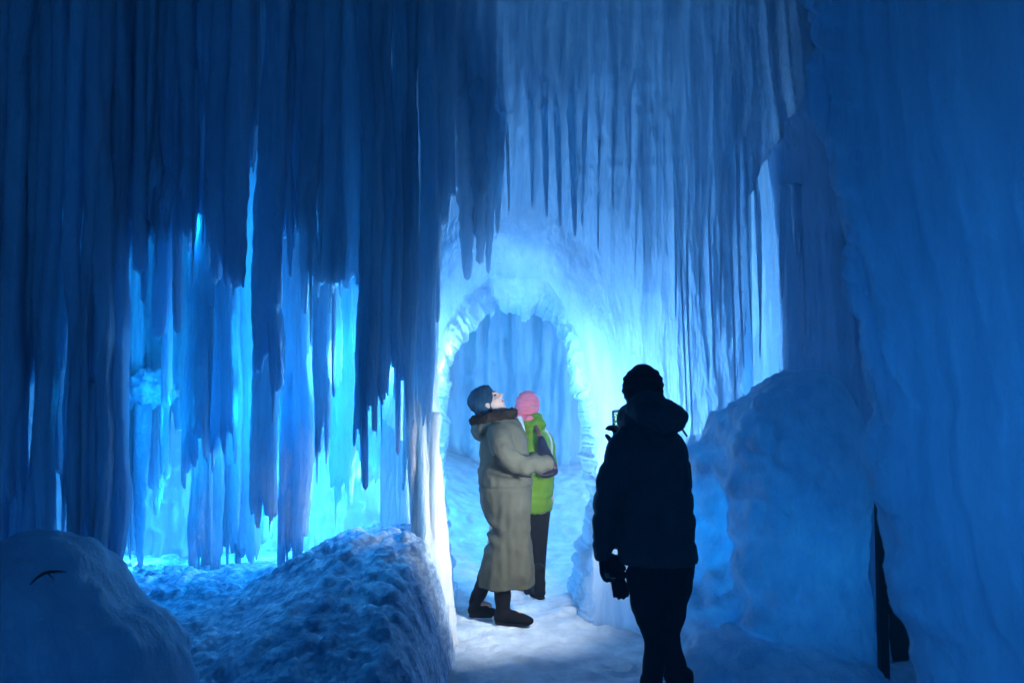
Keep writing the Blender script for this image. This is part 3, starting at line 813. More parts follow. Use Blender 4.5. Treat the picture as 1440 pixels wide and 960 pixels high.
# ------------------------------------------------------------------ tubes, remeshed bodies and clothes
def tube(pts, rad, M=14, flat=None, cap=True, sub=5):
    """smooth tube through points; rad: radius per point, or (ra, rb) ellipse"""
    P = np.array(pts, float); n = len(P)
    Rr = np.array([(r, r) if np.isscalar(r) else r for r in rad], float)
    t = np.linspace(0, n - 1, (n - 1) * sub + 1)
    def cr(A, t):
        i = np.clip(np.floor(t).astype(int), 0, n - 2); f = (t - i)[:, None]
        g = lambda k: A[np.clip(k, 0, n - 1)]
        p0, p1, p2, p3 = g(i - 1), g(i), g(i + 1), g(i + 2)
        return .5 * ((2 * p1) + (-p0 + p2) * f + (2 * p0 - 5 * p1 + 4 * p2 - p3) * f ** 2 + (-p0 + 3 * p1 - 3 * p2 + p3) * f ** 3)
    Q = cr(P, t); K = np.maximum(cr(Rr, t), .002)
    T = np.gradient(Q, axis=0); T /= np.linalg.norm(T, axis=1, keepdims=True) + 1e-9
    up = np.array(flat if flat is not None else (0.13, 1, 0.07), float)
    V = []
    def ring(c, tt, ra, rb):
        b = up - tt * np.dot(up, tt); b /= np.linalg.norm(b) + 1e-9
        a = np.cross(b, tt)
        th = np.linspace(0, 2 * math.pi, M, endpoint=False)
        return c + np.outer(np.cos(th) * ra, a) + np.outer(np.sin(th) * rb, b)
    rings = []
    if cap:
        for k in (.25, .6, .88):
            rings.append(ring(Q[0] - T[0] * min(K[0]) * math.sqrt(1 - k * k), T[0], K[0][0] * k, K[0][1] * k))
    for i in range(len(Q)):
        rings.append(ring(Q[i], T[i], *K[i]))
    if cap:
        for k in (.88, .6, .25):
            rings.append(ring(Q[-1] + T[-1] * min(K[-1]) * math.sqrt(1 - k * k), T[-1], K[-1][0] * k, K[-1][1] * k))
    V = np.vstack(rings); m = len(rings)
    F = grid_faces(m, M, True).tolist()
    F.append(list(range(M))[::-1]); F.append(list(range((m - 1) * M, m * M)))
    return V, F

def vloft(secs, M=40, p=2.3):
    """horizontal sections (z, cx, cy, rx, ry) bottom to top"""
    S_ = np.array(secs, float)
    zs = np.linspace(S_[0, 0], S_[-1, 0], max(20, int(abs(S_[-1, 0] - S_[0, 0]) / .015)))
    th = np.linspace(0, 2 * math.pi, M, endpoint=False)
    e = 2 / p; sg = lambda v: np.sign(v) * np.abs(v) ** e
    rings = []
    f = [np.interp(zs, S_[:, 0], S_[:, k]) for k in range(5)]
    for k in range(1, 5):
        w = np.array([.25, .5, .25])
        for _ in range(3):
            g_ = np.pad(f[k], 1, mode='edge'); f[k] = np.convolve(g_, w, 'valid')
    for i, z in enumerate(zs):
        rings.append(np.stack([f[1][i] + f[3][i] * sg(np.cos(th)), f[2][i] + f[4][i] * sg(np.sin(th)), np.full(M, z)], -1))
    V = np.vstack(rings); m = len(rings)
    F = grid_faces(m, M, True).tolist()
    F.append(list(range(M))[::-1]); F.append(list(range((m - 1) * M, m * M)))
    return V, F

def ell(c, r, rot=None, M=24, N=16):
    th = np.linspace(.05, math.pi - .05, N); ph = np.linspace(0, 2 * math.pi, M, endpoint=False)
    T, P = np.meshgrid(th, ph, indexing='ij')
    V = np.stack([r[0] * np.sin(T) * np.cos(P), r[1] * np.sin(T) * np.sin(P), r[2] * np.cos(T)], -1).reshape(-1, 3)
    if rot is not None:
        V = V @ np.array(rot).T
    V = V + np.array(c)
    F = [f[::-1] for f in grid_faces(N, M, True).tolist()]
    F.append(list(range(M))); F.append(list(range((N - 1) * M, N * M))[::-1])
    return V, F

def ball(c, r): return ell(c, (r, r, r))

def fuse(name, parts, mat, parent, voxel=.012, smooth=4, fn=None, orient=True):
    """one continuous surface from overlapping closed shapes"""
    import bmesh
    allv, allf, off = [], [], 0
    for V, F in parts:
        allv += V.tolist(); allf += [[i + off for i in f] for f in F]; off += len(V)
    me = bpy.data.meshes.new(name + "_src"); me.from_pydata(allv, [], allf); me.update()
    bm = bmesh.new(); bm.from_mesh(me); bmesh.ops.recalc_face_normals(bm, faces=bm.faces); bm.to_mesh(me); bm.free()
    o = bpy.data.objects.new(name + "_tmp", me); C.objects.link(o)
    r = o.modifiers.new("r", 'REMESH'); r.mode = 'VOXEL'; r.voxel_size = voxel; r.use_smooth_shade = True
    s_ = o.modifiers.new("s", 'SMOOTH'); s_.factor = .5; s_.iterations = smooth
    dg = bpy.context.evaluated_depsgraph_get()
    m2 = bpy.data.meshes.new_from_object(o.evaluated_get(dg))
    bpy.data.objects.remove(o)
    m2.name = name
    if fn:
        n = len(m2.vertices)
        co = np.empty(n * 3, np.float32); m2.vertices.foreach_get("co", co); co = co.reshape(-1, 3)
        no = np.empty(n * 3, np.float32); m2.vertex_normals.foreach_get("vector", no); no = no.reshape(-1, 3)
        co = fn(co.astype(float), no.astype(float))
        m2.vertices.foreach_set("co", co.astype(np.float32).ravel())
    m2.polygons.foreach_set("use_smooth", [True] * len(m2.polygons))
    m2.update()
    return link(name, m2, mat, parent)

def hand(wr, fwd, side, palm, s=1.0, curl=.5, spread=.12, r=1.0, thumb_in=.5):
    """palm and five fingers. fwd: finger direction, side: towards the thumb, palm: out of the palm (fingers curl that way)"""
    wr, fwd, side, palm = [np.array(v, float) for v in (wr, fwd, side, palm)]
    fwd /= np.linalg.norm(fwd); side = side - fwd * side.dot(fwd); side /= np.linalg.norm(side)
    pn_ = np.cross(fwd, side); palm = pn_ if pn_.dot(palm) > 0 else -pn_
    out = []
    out.append(tube([wr - fwd * .03 * s, wr + fwd * .01 * s, wr + fwd * .05 * s, wr + fwd * .088 * s],
                    [(.026 * s, .020 * s), (.032 * s, .019 * s), (.041 * s, .017 * s), (.038 * s, .014 * s)], flat=palm, M=16))
    for k, (off, L) in enumerate([(.030, .074), (.010, .083), (-.011, .077), (-.031, .060)]):
        b = wr + (fwd * .082 + side * off) * s
        d = fwd + side * spread * off / .03
        d /= np.linalg.norm(d)
        pts = [b - d * .02 * s, b]; ang_ = 0; p = b.copy()
        for j, f in enumerate((.45, .31, .24)):
            ang_ += curl * (1.15 if j else .8)
            dd = d * math.cos(ang_) + palm * math.sin(ang_)
            p = p + dd * L * f * s; pts.append(p.copy())
        rr = [.0105, .0102, .0095, .0086, .0074]
        out.append(tube(pts, [q * s * r for q in rr], M=10, sub=3))
    b = wr + (fwd * .022 + side * .028 + palm * .004) * s
    d1 = fwd * .55 + side * .75 + palm * .25; d1 /= np.linalg.norm(d1)
    d2 = fwd * .85 + side * (.35 - thumb_in * .5) + palm * (.2 + thumb_in * .5); d2 /= np.linalg.norm(d2)
    out.append(tube([b - d1 * .015 * s, b + d1 * .022 * s, b + d1 * .045 * s, b + d1 * .045 * s + d2 * .028 * s, b + d1 * .045 * s + d2 * .05 * s],
                    [.015 * s * r, .014 * s * r, .0115 * s * r, .0108 * s * r, .0085 * s * r], M=10, sub=3))
    return out

def head(c, fwd, up, s=1.0):
    """skull, jaw, nose, lips, brow, ears as closed shapes in one head frame (fused later)"""
    f = np.array(fwd, float); f /= np.linalg.norm(f)
    u = np.array(up, float); u = u - f * u.dot(f); u /= np.linalg.norm(u)
    r_ = np.cross(f, u)
    c = np.array(c, float)
    Rm = np.stack([r_, f, u], 1)
    P = lambda x, y, z: c + (r_ * x + f * y + u * z) * s
    E = lambda x, y, z, a, b, d: ell(P(x, y, z), (a * s, b * s, d * s), Rm)
    out = [E(0, -.012, .028, .076, .094, .088), E(0, .020, -.03, .062, .070, .080), E(0, .045, -.078, .036, .038, .030), E(0, .068, -.092, .016, .014, .014),
           E(-.036, .058, -.018, .024, .022, .022), E(.036, .058, -.018, .024, .022, .022), E(0, .078, .033, .046, .012, .010),
           E(-.078, -.008, -.008, .008, .018, .030), E(.078, -.008, -.008, .008, .018, .030)]
    out.append(tube([P(0, .082, .028), P(0, .096, .005), P(0, .108, -.016), P(0, .100, -.024)], [.008 * s, .010 * s, .0125 * s, .010 * s], M=10, sub=3))
    out.append(E(-.011, .094, -.022, .008, .009, .007)); out.append(E(.011, .094, -.022, .008, .009, .007))
    out.append(tube([P(-.022, .082, -.050), P(0, .091, -.047), P(.022, .082, -.050)], [.004 * s, .0065 * s, .004 * s], M=8, sub=3))
    out.append(tube([P(-.019, .080, -.061), P(0, .088, -.061), P(.019, .080, -.061)], [.004 * s, .007 * s, .004 * s], M=8, sub=3))
    return out, P, Rm

def bbody(joints, hd, hands):
    """naked figure under the clothes: torso, neck, limbs"""
    j = {k: np.array(v, float) for k, v in joints.items()}
    out = list(hd) + list(hands)
    out.append(tube([j['pel'], j['waist'], j['chest'], j['neck']], [(.15, .11), (.13, .10), (.16, .11), (.07, .07)], flat=j.get('fw', (0, 1, 0)), M=20))
    out.append(tube([j['neck'] - (0, 0, .03), j['neck'], j['head']], [.06, .055, .055]))
    for s_ in 'LR':
        out.append(tube([j['chest'] + (j['sh' + s_] - j['chest']) * .4, j['sh' + s_], j['el' + s_], j['wr' + s_]], [.05, .052, .040, .027]))
        out.append(tube([j['pel'] + (j['hip' + s_] - j['pel']) * .6, j['hip' + s_], j['kn' + s_], j['an' + s_]], [.085, .082, .055, .038]))
        out.append(tube([j['an' + s_], j['an' + s_] + (0, 0, -.03), j['an' + s_] * .42 + j['toe' + s_] * .58 + (0, 0, .012)], [.038, .038, .024]))
    return out

SKIN = cloth_mat("skin", (.50, .30, .22), rough=.55, var=.08, bump=.05, scale=900)
DARKCOAT = cloth_mat("black_puffer_fabric", (.018, .034, .040), rough=.7, var=.2)
JEANS = cloth_mat("navy_denim", (.004, .005, .011), rough=.9, var=.25)
KNIT_DK = cloth_mat("dark_knit", (.003, .003, .004), rough=.95)
KNIT_BL = cloth_mat("charcoal_blue_knit", (.012, .035, .055), rough=.95, scale=250, bump=.5)
OLIVE = cloth_mat("olive_coat_fabric", (.075, .067, .045), rough=.8, var=.15)
FUR = cloth_mat("brown_fur", (.020, .013, .009), rough=1, scale=300, bump=1.0, var=.6)
PINK = cloth_mat("pink_knit", (.80, .16, .17), rough=.95, scale=250, bump=.5, var=.12)
LIME = cloth_mat("lime_green_fabric", (.12, .20, .012), rough=.75, var=.12)
CREAM = cloth_mat("cream_fleece", (.62, .66, .58), rough=1)
BOOT = cloth_mat("dark_boot_leather", (.004, .003, .004), rough=.75, var=.3)
SOLE = cloth_mat("boot_sole_rubber", (.008, .007, .007), rough=.8)
NAVY = cloth_mat("navy_nylon", (.003, .006, .022), rough=.6)
TAN = cloth_mat("rose_brown_webbing", (.14, .045, .038), rough=.8)
PHONE = cloth_mat("phone_shell", (.01, .01, .012), rough=.3, bump=0, var=.05)

def boot(parent, ankle, toe, ztop, rtop=.058, mat=BOOT, ht=.085, flatz=0.0, name="boot"):
    a = np.array(ankle, float); t = np.array(toe, float)
    d = t - a; d[2] = 0; L = np.linalg.norm(d); d /= L
    heel = a - d * .055
    base = flatz
    parts = [tube([(ztop[0], ztop[1], ztop[2]), (a + np.array(ztop)) / 2, (a[0], a[1], base + .13), (a[0] - d[0] * .008, a[1] - d[1] * .008, base + .055)],
                  [rtop, rtop * .94, .052, .047]),
             tube([(heel[0] + d[0] * .03, heel[1] + d[1] * .03, base + .052), (a[0] + d[0] * .05, a[1] + d[1] * .05, base + .058), (t[0] - d[0] * .07, t[1] - d[1] * .07, base + .045), (t[0] - d[0] * .035, t[1] - d[1] * .035, base + .038)],
                  [(.040, .042), (.042, .048), (.046, .036), (.038, .028)], flat=(0, 0, 1))]
    side = np.array([-d[1], d[0], 0])
    def wr(co, no):
        return co + no * (.004 * vn(co[:, 0] * 18, co[:, 1] * 18, co[:, 2] * 34, 9))[:, None]
    b = fuse(name, parts, mat, parent, voxel=.009, smooth=3, fn=wr)
    # sole with a heel
    h0 = a - d * .062
    pts = [h0 + d * .02, a + d * .03, t - d * .11, t - d * .045]
    sv = tube([(p[0], p[1], base + .010) for p in pts], [(.036, .010), (.032, .010), (.044, .010), (.034, .010)], flat=(0, 0, 1), M=16)
    hv = tube([(h0[0] + d[0] * .022, h0[1] + d[1] * .022, base + .016), (a[0] - d[0] * .005, a[1] - d[1] * .005, base + .016)], [(.034, .016), (.033, .016)], flat=(0, 0, 1), M=16)
    fuse("sole", [sv, hv], SOLE, b, voxel=.008, smooth=1)
    return b

def puff(zs, amp=.012, seed=1, wr=.008, freq=12, ang=None):
    """horizontal quilting seams at heights zs and wrinkles"""
    zs = np.array(zs)
    def f(co, no):
        z = co[:, 2] + .012 * vn(co[:, 0] * 4, co[:, 1] * 4, 0, seed)
        d = np.min(np.abs(z[:, None] - zs[None, :]), axis=1) if len(zs) else np.ones(len(co))
        k = -amp * np.exp(-(d / .013) ** 2) + amp * .4 * (1 - np.exp(-(d / .05) ** 2))
        k = k + wr * fbm(co[:, 0] * freq, co[:, 1] * freq, co[:, 2] * freq * .8, seed + 2, 3)
        k = k + wr * .5 * vn(co[:, 0] * 40, co[:, 1] * 40, co[:, 2] * 16, seed + 5)
        return co + no * k[:, None]
    return f

# ------------------------------------------------------------------ person 1: man with phone, from behind
MX, MY = wx(918, 4.46), 4.46
def m_(px, py, dy=0.0):          # point of the figure at depth MY+dy
    return at(px, py, MY + dy)
man = empty("person", (MX, MY, 0), label="person in black padded jacket and dark jeans seen from behind, raising a phone", cat="person")
fw = np.array([-.6, .8, 0]); rt = np.array([.8, .6, 0])
hc = m_(904, 555, .05)
hp, HP, HR = head(hc, fw + (0, 0, .05), (0, 0, 1))
J = dict(pel=m_(932, 800), waist=m_(928, 730), chest=m_(915, 650), neck=m_(910, 600, .02), head=m_(905, 570, .04), fw=fw,
         shL=m_(872, 632, -.05), elL=m_(851, 715, -.02), wrL=m_(849, 778, .04),
         shR=m_(946, 640, .20), elR=m_(925, 705, .42), wrR=m_(878, 632, .50),
         hipL=m_(908, 812, -.04), knL=m_(924, 898, .02), anL=m_(914, 985, .0), toeL=m_(878, 1000, .16),
         hipR=m_(944, 812, .08), knR=m_(934, 898, .10), anR=m_(962, 988, .06), toeR=m_(930, 1004, .22))
for k in ('anL', 'anR'): J[k][2] = .09
for k in ('toeL', 'toeR'): J[k][2] = .035
handL = hand(J['wrL'] + (0, 0, .0), (.25, .10, -1), (.8, .5, .1), (.5, -.3, -.2), s=1.0, curl=.62)
handR = hand(J['wrR'], (-.25, .1, 1), (-.6, -.6, .3), (-.6, -.2, .2), s=1.0, curl=.5)
fuse("body", bbody(J, hp, handL + handR), SKIN, man, voxel=.008, smooth=2)
# beanie and hood up to the neck
fuse("beanie", [ell(hc + (0, 0, .035), (.100, .112, .120), HR), ell(hc + fw * -.015 + (0, 0, -.02), (.098, .102, .085), HR)], KNIT_DK, man, voxel=.009, smooth=4,
     fn=lambda co, no: co + no * (.0025 * np.sin(co[:, 2] * 190) + .003 * vn(co[:, 0] * 30, co[:, 1] * 30, co[:, 2] * 30, 4))[:, None])
tor = []
for y, a, b, dy in [(788, 870, 978, 0), (760, 868, 977, 0), (730, 868, 975, 0), (700, 866, 972, 0), (670, 862, 970, 0), (645, 858, 969, .01), (625, 860, 962, .015), (610, 872, 950, .02), (596, 884, 938, .02)]:
    L_, R_ = m_(a, y, dy), m_(b, y, dy)
    hw = (R_[0] - L_[0]) / 2
    tor.append((L_[2], (L_[0] + R_[0]) / 2, MY + dy, hw, min(hw, .19)))
jp = [vloft(tor), tube([m_(885, 618, -.02), m_(869, 645, -.05), m_(853, 712, -.03), m_(848, 775, .03)], [.065, .076, .070, .052]),
      tube([m_(942, 625, .12), m_(946, 650, .22), m_(927, 705, .42), m_(884, 648, .49)], [.07, .075, .07, .05])]
jk = fuse("jacket", jp, DARKCOAT, man, voxel=.012, smooth=3, fn=puff([.89, 1.03, 1.14, 1.29], .007, 3, .010))
fuse("hood", [ell(m_(929, 586, -.10), (.125, .12, .095), Matrix.Rotation(.15, 3, 'Y')), ell(m_(910, 574, -.02), (.105, .115, .10)), ell(m_(890, 590, .05), (.075, .10, .085))], DARKCOAT, jk, voxel=.012, smooth=4, fn=puff([], 0, 8, .014, 9))
fuse("drawstring", [tube([m_(950, 598, -.07), m_(958, 602, -.10), m_(966, 613, -.10)], [.005, .006, .006], M=8)], DARKCOAT, jk, voxel=.004, smooth=0)
fuse("trousers", [vloft([(m_(0, 838)[2], MX + .02, MY + .02, .13, .12), (m_(0, 805)[2], MX + .045, MY + .01, .165, .14), (m_(0, 770)[2], MX + .03, MY + .01, .165, .13)]),
                  tube([J['hipL'], m_(916, 850, -.02), J['knL'], m_(918, 940, .0), J['anL'] + (0, 0, .03)], [.105, .092, .070, .060, .056]),
                  tube([J['hipR'], m_(938, 850, .08), J['knR'], m_(948, 940, .08), J['anR'] + (0, 0, .03)], [.115, .100, .075, .064, .058])],
     JEANS, man, voxel=.012, smooth=3, fn=puff([], 0, 12, .010, 11))
for k in 'LR':
    boot(man, J['an' + k], J['toe' + k] + np.array([-.03, .04, 0]), J['an' + k] + (0, 0, .12), rtop=.05)
gl = [tube([J['wrL'] + (0, 0, .05), J['wrL'] + (0, 0, .0)], [.040, .034])] + hand(J['wrL'], (.22, .10, -1), (.8, .5, .1), (.5, -.3, -.2), s=1.08, curl=.62, r=1.25)
fuse("glove", gl, KNIT_DK, man, voxel=.006, smooth=2)
gr2 = [tube([J['wrR'] + (.02, .02, -.05), J['wrR']], [.040, .034])] + hand(J['wrR'], (-.25, .1, 1), (-.6, -.6, .3), (-.6, -.2, .2), s=1.08, curl=.5, r=1.25)
fuse("glove", gr2, KNIT_DK, man, voxel=.006, smooth=2)
# the spare glove he carries in that hand
sg_ = hand(m_(863, 800, .02), (.35, .0, -1), (.8, -.3, .1), (.3, -.9, 0), s=.95, curl=.35, r=1.3, thumb_in=.2)
og = fuse("loose_glove", sg_ + [tube([m_(862, 786, .03), m_(863, 800, .02)], [(.05, .026), (.04, .024)])], KNIT_DK, None, voxel=.007, smooth=3)
tag(og, "loose black glove held in the left hand of the person in the black jacket", "glove")

# phone
ph_c = m_(871, 596, .56)
pho = empty("phone", tuple(ph_c), label="black smartphone with glowing screen held up beside the dark beanie", cat="phone")
def phone_part(name, size, off, mat, parent, bev):
    import bmesh
    bm = bmesh.new(); bmesh.ops.create_cube(bm, size=1); bmesh.ops.scale(bm, vec=size, verts=bm.verts)
    bmesh.ops.bevel(bm, geom=bm.edges[:], offset=bev, segments=3, affect='EDGES')
    bmesh.ops.translate(bm, vec=off, verts=bm.verts)
    M_ = Matrix.Rotation(R(20), 3, 'Z') @ Matrix.Rotation(R(8), 3, 'X') @ Matrix.Rotation(R(-6), 3, 'Y')
    bmesh.ops.rotate(bm, verts=bm.verts, matrix=M_)
    bmesh.ops.translate(bm, vec=tuple(ph_c), verts=bm.verts)
    me = bpy.data.meshes.new(name); bm.to_mesh(me); bm.free()
    return link(name, me, mat, parent)
phone_part("case", (.088, .010, .168), (0, 0, 0), PHONE, pho, .004)
m, t, out = nt("phone_screen")
em = t.nodes.new("ShaderNodeEmission"); em.inputs[1].default_value = 1.3
tc = t.nodes.new("ShaderNodeTexCoord"); gr = t.nodes.new("ShaderNodeTexNoise"); gr.inputs['Scale'].default_value = 9
rp = t.nodes.new("ShaderNodeValToRGB"); rp.color_ramp.elements[0].color = (.0, .03, .06, 1); rp.color_ramp.elements[1].color = (.40, 1, .85, 1)
rp.color_ramp.elements[0].position = .46; rp.color_ramp.elements[1].position = .50
t.links.new(tc.outputs['Generated'], gr.inputs['Vector']); t.links.new(gr.outputs[0], rp.inputs[0]); t.links.new(rp.outputs[0], em.inputs[0]); t.links.new(em.outputs[0], out.inputs[0])
phone_part("screen", (.064, .002, .138), (0, -.0055, 0), m, pho, .0008)

# ------------------------------------------------------------------ person 2: woman in the long olive coat
WY = 6.42
WX0 = wx(712, WY)
def w_(px, py, dy=0.0): return at(px, py, WY + dy)
wom = empty("person", (WX0, WY, 0), label="woman in long olive quilted coat and dark beanie, looking up in the arch", cat="person")
hc = w_(687, 566)
hfw, hup = np.array([.78, -.10, .62]), np.array([-.62, 0, .78])
hp, HP, HR = head(hc, hfw, hup, 1.0)
J = dict(pel=w_(710, 700), waist=w_(708, 660), chest=w_(703, 615), neck=w_(697, 590), head=w_(690, 575), fw=(1, 0, 0),
         shR=w_(704, 608, -.17), elR=w_(720, 648, -.24), wrR=w_(741, 652, -.24), shL=w_(704, 608, .17), elL=w_(716, 650, .22), wrL=w_(730, 648, .2),
         hipR=w_(710, 712, -.08), knR=w_(712, 785, -.09), anR=w_(707, 850, -.10), toeR=w_(748, 862, -.14),
         hipL=w_(706, 712, .08), knL=w_(694, 775, .09), anL=w_(670, 838, .10), toeL=w_(700, 850, .10))
J['anR'][2] = .1; J['toeR'][2] = .03; J['anL'][2] = .13; J['toeL'][2] = .03
hR = hand(J['wrR'], (1, .25, -.02), (0, .25, 1), (0, 1, 0), s=.80, curl=.8)
hL = hand(J['wrL'], (1, -.4, 0), (0, 0, 1), (0, -1, 0), s=.80, curl=.8)
fuse("body", bbody(J, hp, hR + hL), SKIN, wom, voxel=.0065, smooth=2)
EYE = cloth_mat("dark_lashes", (.02, .012, .01), rough=.6); LIP = cloth_mat("lips", (.34, .07, .06), rough=.5, bump=0)
for sx in (-1, 1):
    fuse("eyebrow", [tube([HP(sx * .018, .088, .033), HP(sx * .036, .083, .038), HP(sx * .052, .068, .032)], [.0015, .0022, .0013], M=8)], EYE, wom, voxel=.003, smooth=0)
    fuse("eye", [tube([HP(sx * .020, .078, .012), HP(sx * .033, .079, .014), HP(sx * .046, .068, .010)], [.003, .0055, .003], M=8)], EYE, wom, voxel=.003, smooth=0)
fuse("lips", [tube([HP(-.020, .084, -.055), HP(0, .0925, -.054), HP(.020, .084, -.055)], [.0045, .0075, .0045], M=8)], LIP, wom, voxel=.003, smooth=0)
fuse("beanie", [ell(HP(0, -.030, .045), (.098, .105, .098), HR), ell(HP(0, -.048, -.010), (.088, .080, .085), HR), ell(HP(0, -.002, .075), (.086, .085, .060), HR)], KNIT_BL, wom, voxel=.008, smooth=3,
     fn=lambda co, no: co + no * (.002 * np.sin(co[:, 0] * 210) + .003 * vn(co[:, 0] * 30, co[:, 1] * 30, co[:, 2] * 30, 4))[:, None])
cs = []
for y, a, b, ry in [(823, 674, 751, .20), (810, 674, 752, .205), (790, 678, 751, .205), (765, 683, 749, .20), (745, 690, 748, .20), (730, 685, 748, .21), (705, 676, 747, .22), (680, 672, 747, .225), (660, 672, 747, .215),
                    (652, 676, 745, .21), (635, 676, 743, .22), (615, 677, 740, .215), (600, 680, 735, .19), (588, 684, 727, .13)]:
    L_, R_ = w_(a, y), w_(b, y)
    cs.append((L_[2], (L_[0] + R_[0]) / 2, WY, (R_[0] - L_[0]) / 2, ry))
def coatfn(co, no):
    z = co[:, 2]
    seams = np.array([wz(656, WY), wz(683, WY)])
    arm = (co[:, 0] > w_(728, 0)[0] + 0 * z) & (co[:, 1] < WY - .1)
    d = np.min(np.abs(z[:, None] - seams[None, :]), axis=1)
    k = -.009 * np.exp(-(d / .008) ** 2) * (co[:, 1] > WY - .26)
    # vertical quilting channels of the skirt
    k = k + .0035 * np.cos(co[:, 0] * 95 + 1.5 * vn(z * 3, 0, 0, 2)) * (z < wz(690, WY)) * sstep(.25, .4, z)
    k = k + .010 * fbm(co[:, 0] * 8, co[:, 1] * 8, z * 5, 31, 3) + .007 * vn(co[:, 0] * 16 + z * 9, co[:, 1] * 12, z * 11, 37) + .004 * vn(co[:, 0] * 34, co[:, 1] * 34, z * 15, 33)
    # pull creases behind the knee
    kx = np.exp(-((co[:, 0] - w_(688, 0)[0]) / .07) ** 2) * np.exp(-((z - wz(745, WY)) / .12) ** 2)
    k = k + .022 * kx * np.sin((z * 52 + co[:, 0] * 30))
    return co + no * k[:, None]
ct = fuse("coat", [vloft(cs), ], OLIVE, wom, voxel=.010, smooth=3, fn=coatfn)
def slfn(co, no):
    k = .007 * np.sin(co[:, 0] * 60 + co[:, 2] * 20) * sstep(w_(712, 0)[0], w_(735, 0)[0], co[:, 0]) + .008 * fbm(co[:, 0] * 14, co[:, 1] * 14, co[:, 2] * 14, 35, 3)
    return co + no * k[:, None]
fuse("sleeve", [tube([w_(700, 606, -.12), w_(702, 614, -.20), w_(710, 636, -.26), w_(724, 650, -.27), w_(745, 653, -.25), w_(766, 651, -.215)], [.075, .085, .082, .078, .068, .060]),], OLIVE, ct, voxel=.010, smooth=3, fn=slfn)
fuse("sleeve", [tube([w_(702, 606, .12), w_(704, 614, .20), w_(710, 636, .24), w_(722, 650, .23), w_(740, 648, .19), w_(752, 646, .15)], [.075, .085, .082, .078, .068, .060]),], OLIVE, ct, voxel=.012, smooth=3, fn=slfn)
# shade under the sleeve, drawn as a thin dark tube
fuse("piping_and_shade", [tube([w_(694, 632, -.262), w_(698, 646, -.325), w_(708, 660, -.345), w_(724, 668, -.335), w_(746, 670.5, -.30)], [.007] * 5, M=8)], BOOT, ct, voxel=.005, smooth=0)
fuse("hood", [ell(w_(680, 603, .0), (.095, .155, .085), Matrix.Rotation(-.35, 3, 'Y')), ell(w_(690, 598, 0), (.10, .16, .07))], OLIVE, ct, voxel=.010, smooth=4, fn=puff([], 0, 18, .010, 12))
rg = []
for k in range(17):
    a = 2 * math.pi * k / 16
    rg.append(w_(694 + 27 * math.cos(a), 586 - 5.5 * math.cos(a) + 2 * math.sin(a) * 0, .135 * math.sin(a)))
fuse("fur_collar", [tube(rg, [.036] * 17, cap=False, flat=(0.01, 0.02, 1), M=14)], FUR, ct, voxel=.009, smooth=2,
     fn=lambda co, no: co + no * (.010 * vn(co[:, 0] * 60, co[:, 1] * 60, co[:, 2] * 60, 5) + .008 * vn(co[:, 0] * 120, co[:, 1] * 120, co[:, 2] * 120, 6))[:, None])
boot(wom, (J['anR'][0], J['anR'][1], .10), J['toeR'] + (0.02, 0, 0), w_(706, 815, -.09), rtop=.063)
boot(wom, (J['anL'][0], J['anL'][1], .10), J['toeL'], w_(684, 808, .09), rtop=.060, flatz=.0)

# ------------------------------------------------------------------ person 3: pink hat, lime jacket, from behind
GY = 7.15
def g_(px, py, dy=0.0): return at(px, py, GY + dy)
gr_ = empty("person", (wx(752, GY), GY, 0), label="person in pink beanie and lime green jacket walking away behind the olive coat", cat="person")
hc = g_(742, 573)
gf = np.array([-.35, .93, 0])
hp, HP, HR = head(hc, gf, (0, 0, 1), .98)
J = dict(pel=g_(754, 705), waist=g_(753, 670), chest=g_(750, 622), neck=g_(747, 598), head=g_(743, 580), fw=gf,
         shL=g_(734, 612, -.04), elL=g_(727, 655, -.02), wrL=g_(730, 690, .12), shR=g_(766, 612, .10), elR=g_(770, 655, .12), wrR=g_(766, 690, .22),
         hipL=g_(747, 712, -.02), knL=g_(744, 768, .10), anL=g_(742, 815, .12), toeL=g_(731, 828, .28), hipR=g_(759, 712, .05), knR=g_(759, 768, .06), anR=g_(758, 818, -.05), toeR=g_(742, 826, .12))
J['anL'][2] = .12; J['toeL'][2] = .03; J['anR'][2] = .1; J['toeR'][2] = .03
hL = hand(J['wrL'], (0, .3, -1), (.3, 1, 0), (1, 0, 0), s=.92, curl=.4); hR = hand(J['wrR'], (0, .3, -1), (-.3, 1, 0), (-1, 0, 0), s=.92, curl=.4)
fuse("body", bbody(J, hp, hL + hR), SKIN, gr_, voxel=.008, smooth=2)
fuse("beanie", [ell(hc + (0, 0, .030), (.098, .106, .108), HR), ell(hc + (-.012, 0, -.02), (.100, .105, .085), HR)], PINK, gr_, voxel=.008, smooth=3,
     fn=lambda co, no: co + no * (.003 * np.sin(co[:, 2] * 200) + .004 * vn(co[:, 0] * 30, co[:, 1] * 30, co[:, 2] * 30, 4))[:, None])
fuse("scarf", [tube([hc + (-.06, -.06, -.085), hc + (.01, -.09, -.10), hc + (.07, -.04, -.105)], [.04, .045, .035])], PINK, gr_, voxel=.010, smooth=3, fn=puff([], 0, 21, .010, 20))
cs = []
for y, a, b, ry in [(718, 728, 775, .15), (705, 726, 777, .17), (690, 726, 777.5, .175), (670, 727, 777, .17), (650, 727, 776, .165), (630, 727, 774, .16), (612, 729, 770, .15), (600, 731, 767, .13), (590, 734, 764, .11), (582, 736, 762, .10)]:
    L_, R_ = g_(a, y), g_(b, y)
    cs.append((L_[2], (L_[0] + R_[0]) / 2, GY, (R_[0] - L_[0]) / 2, ry))
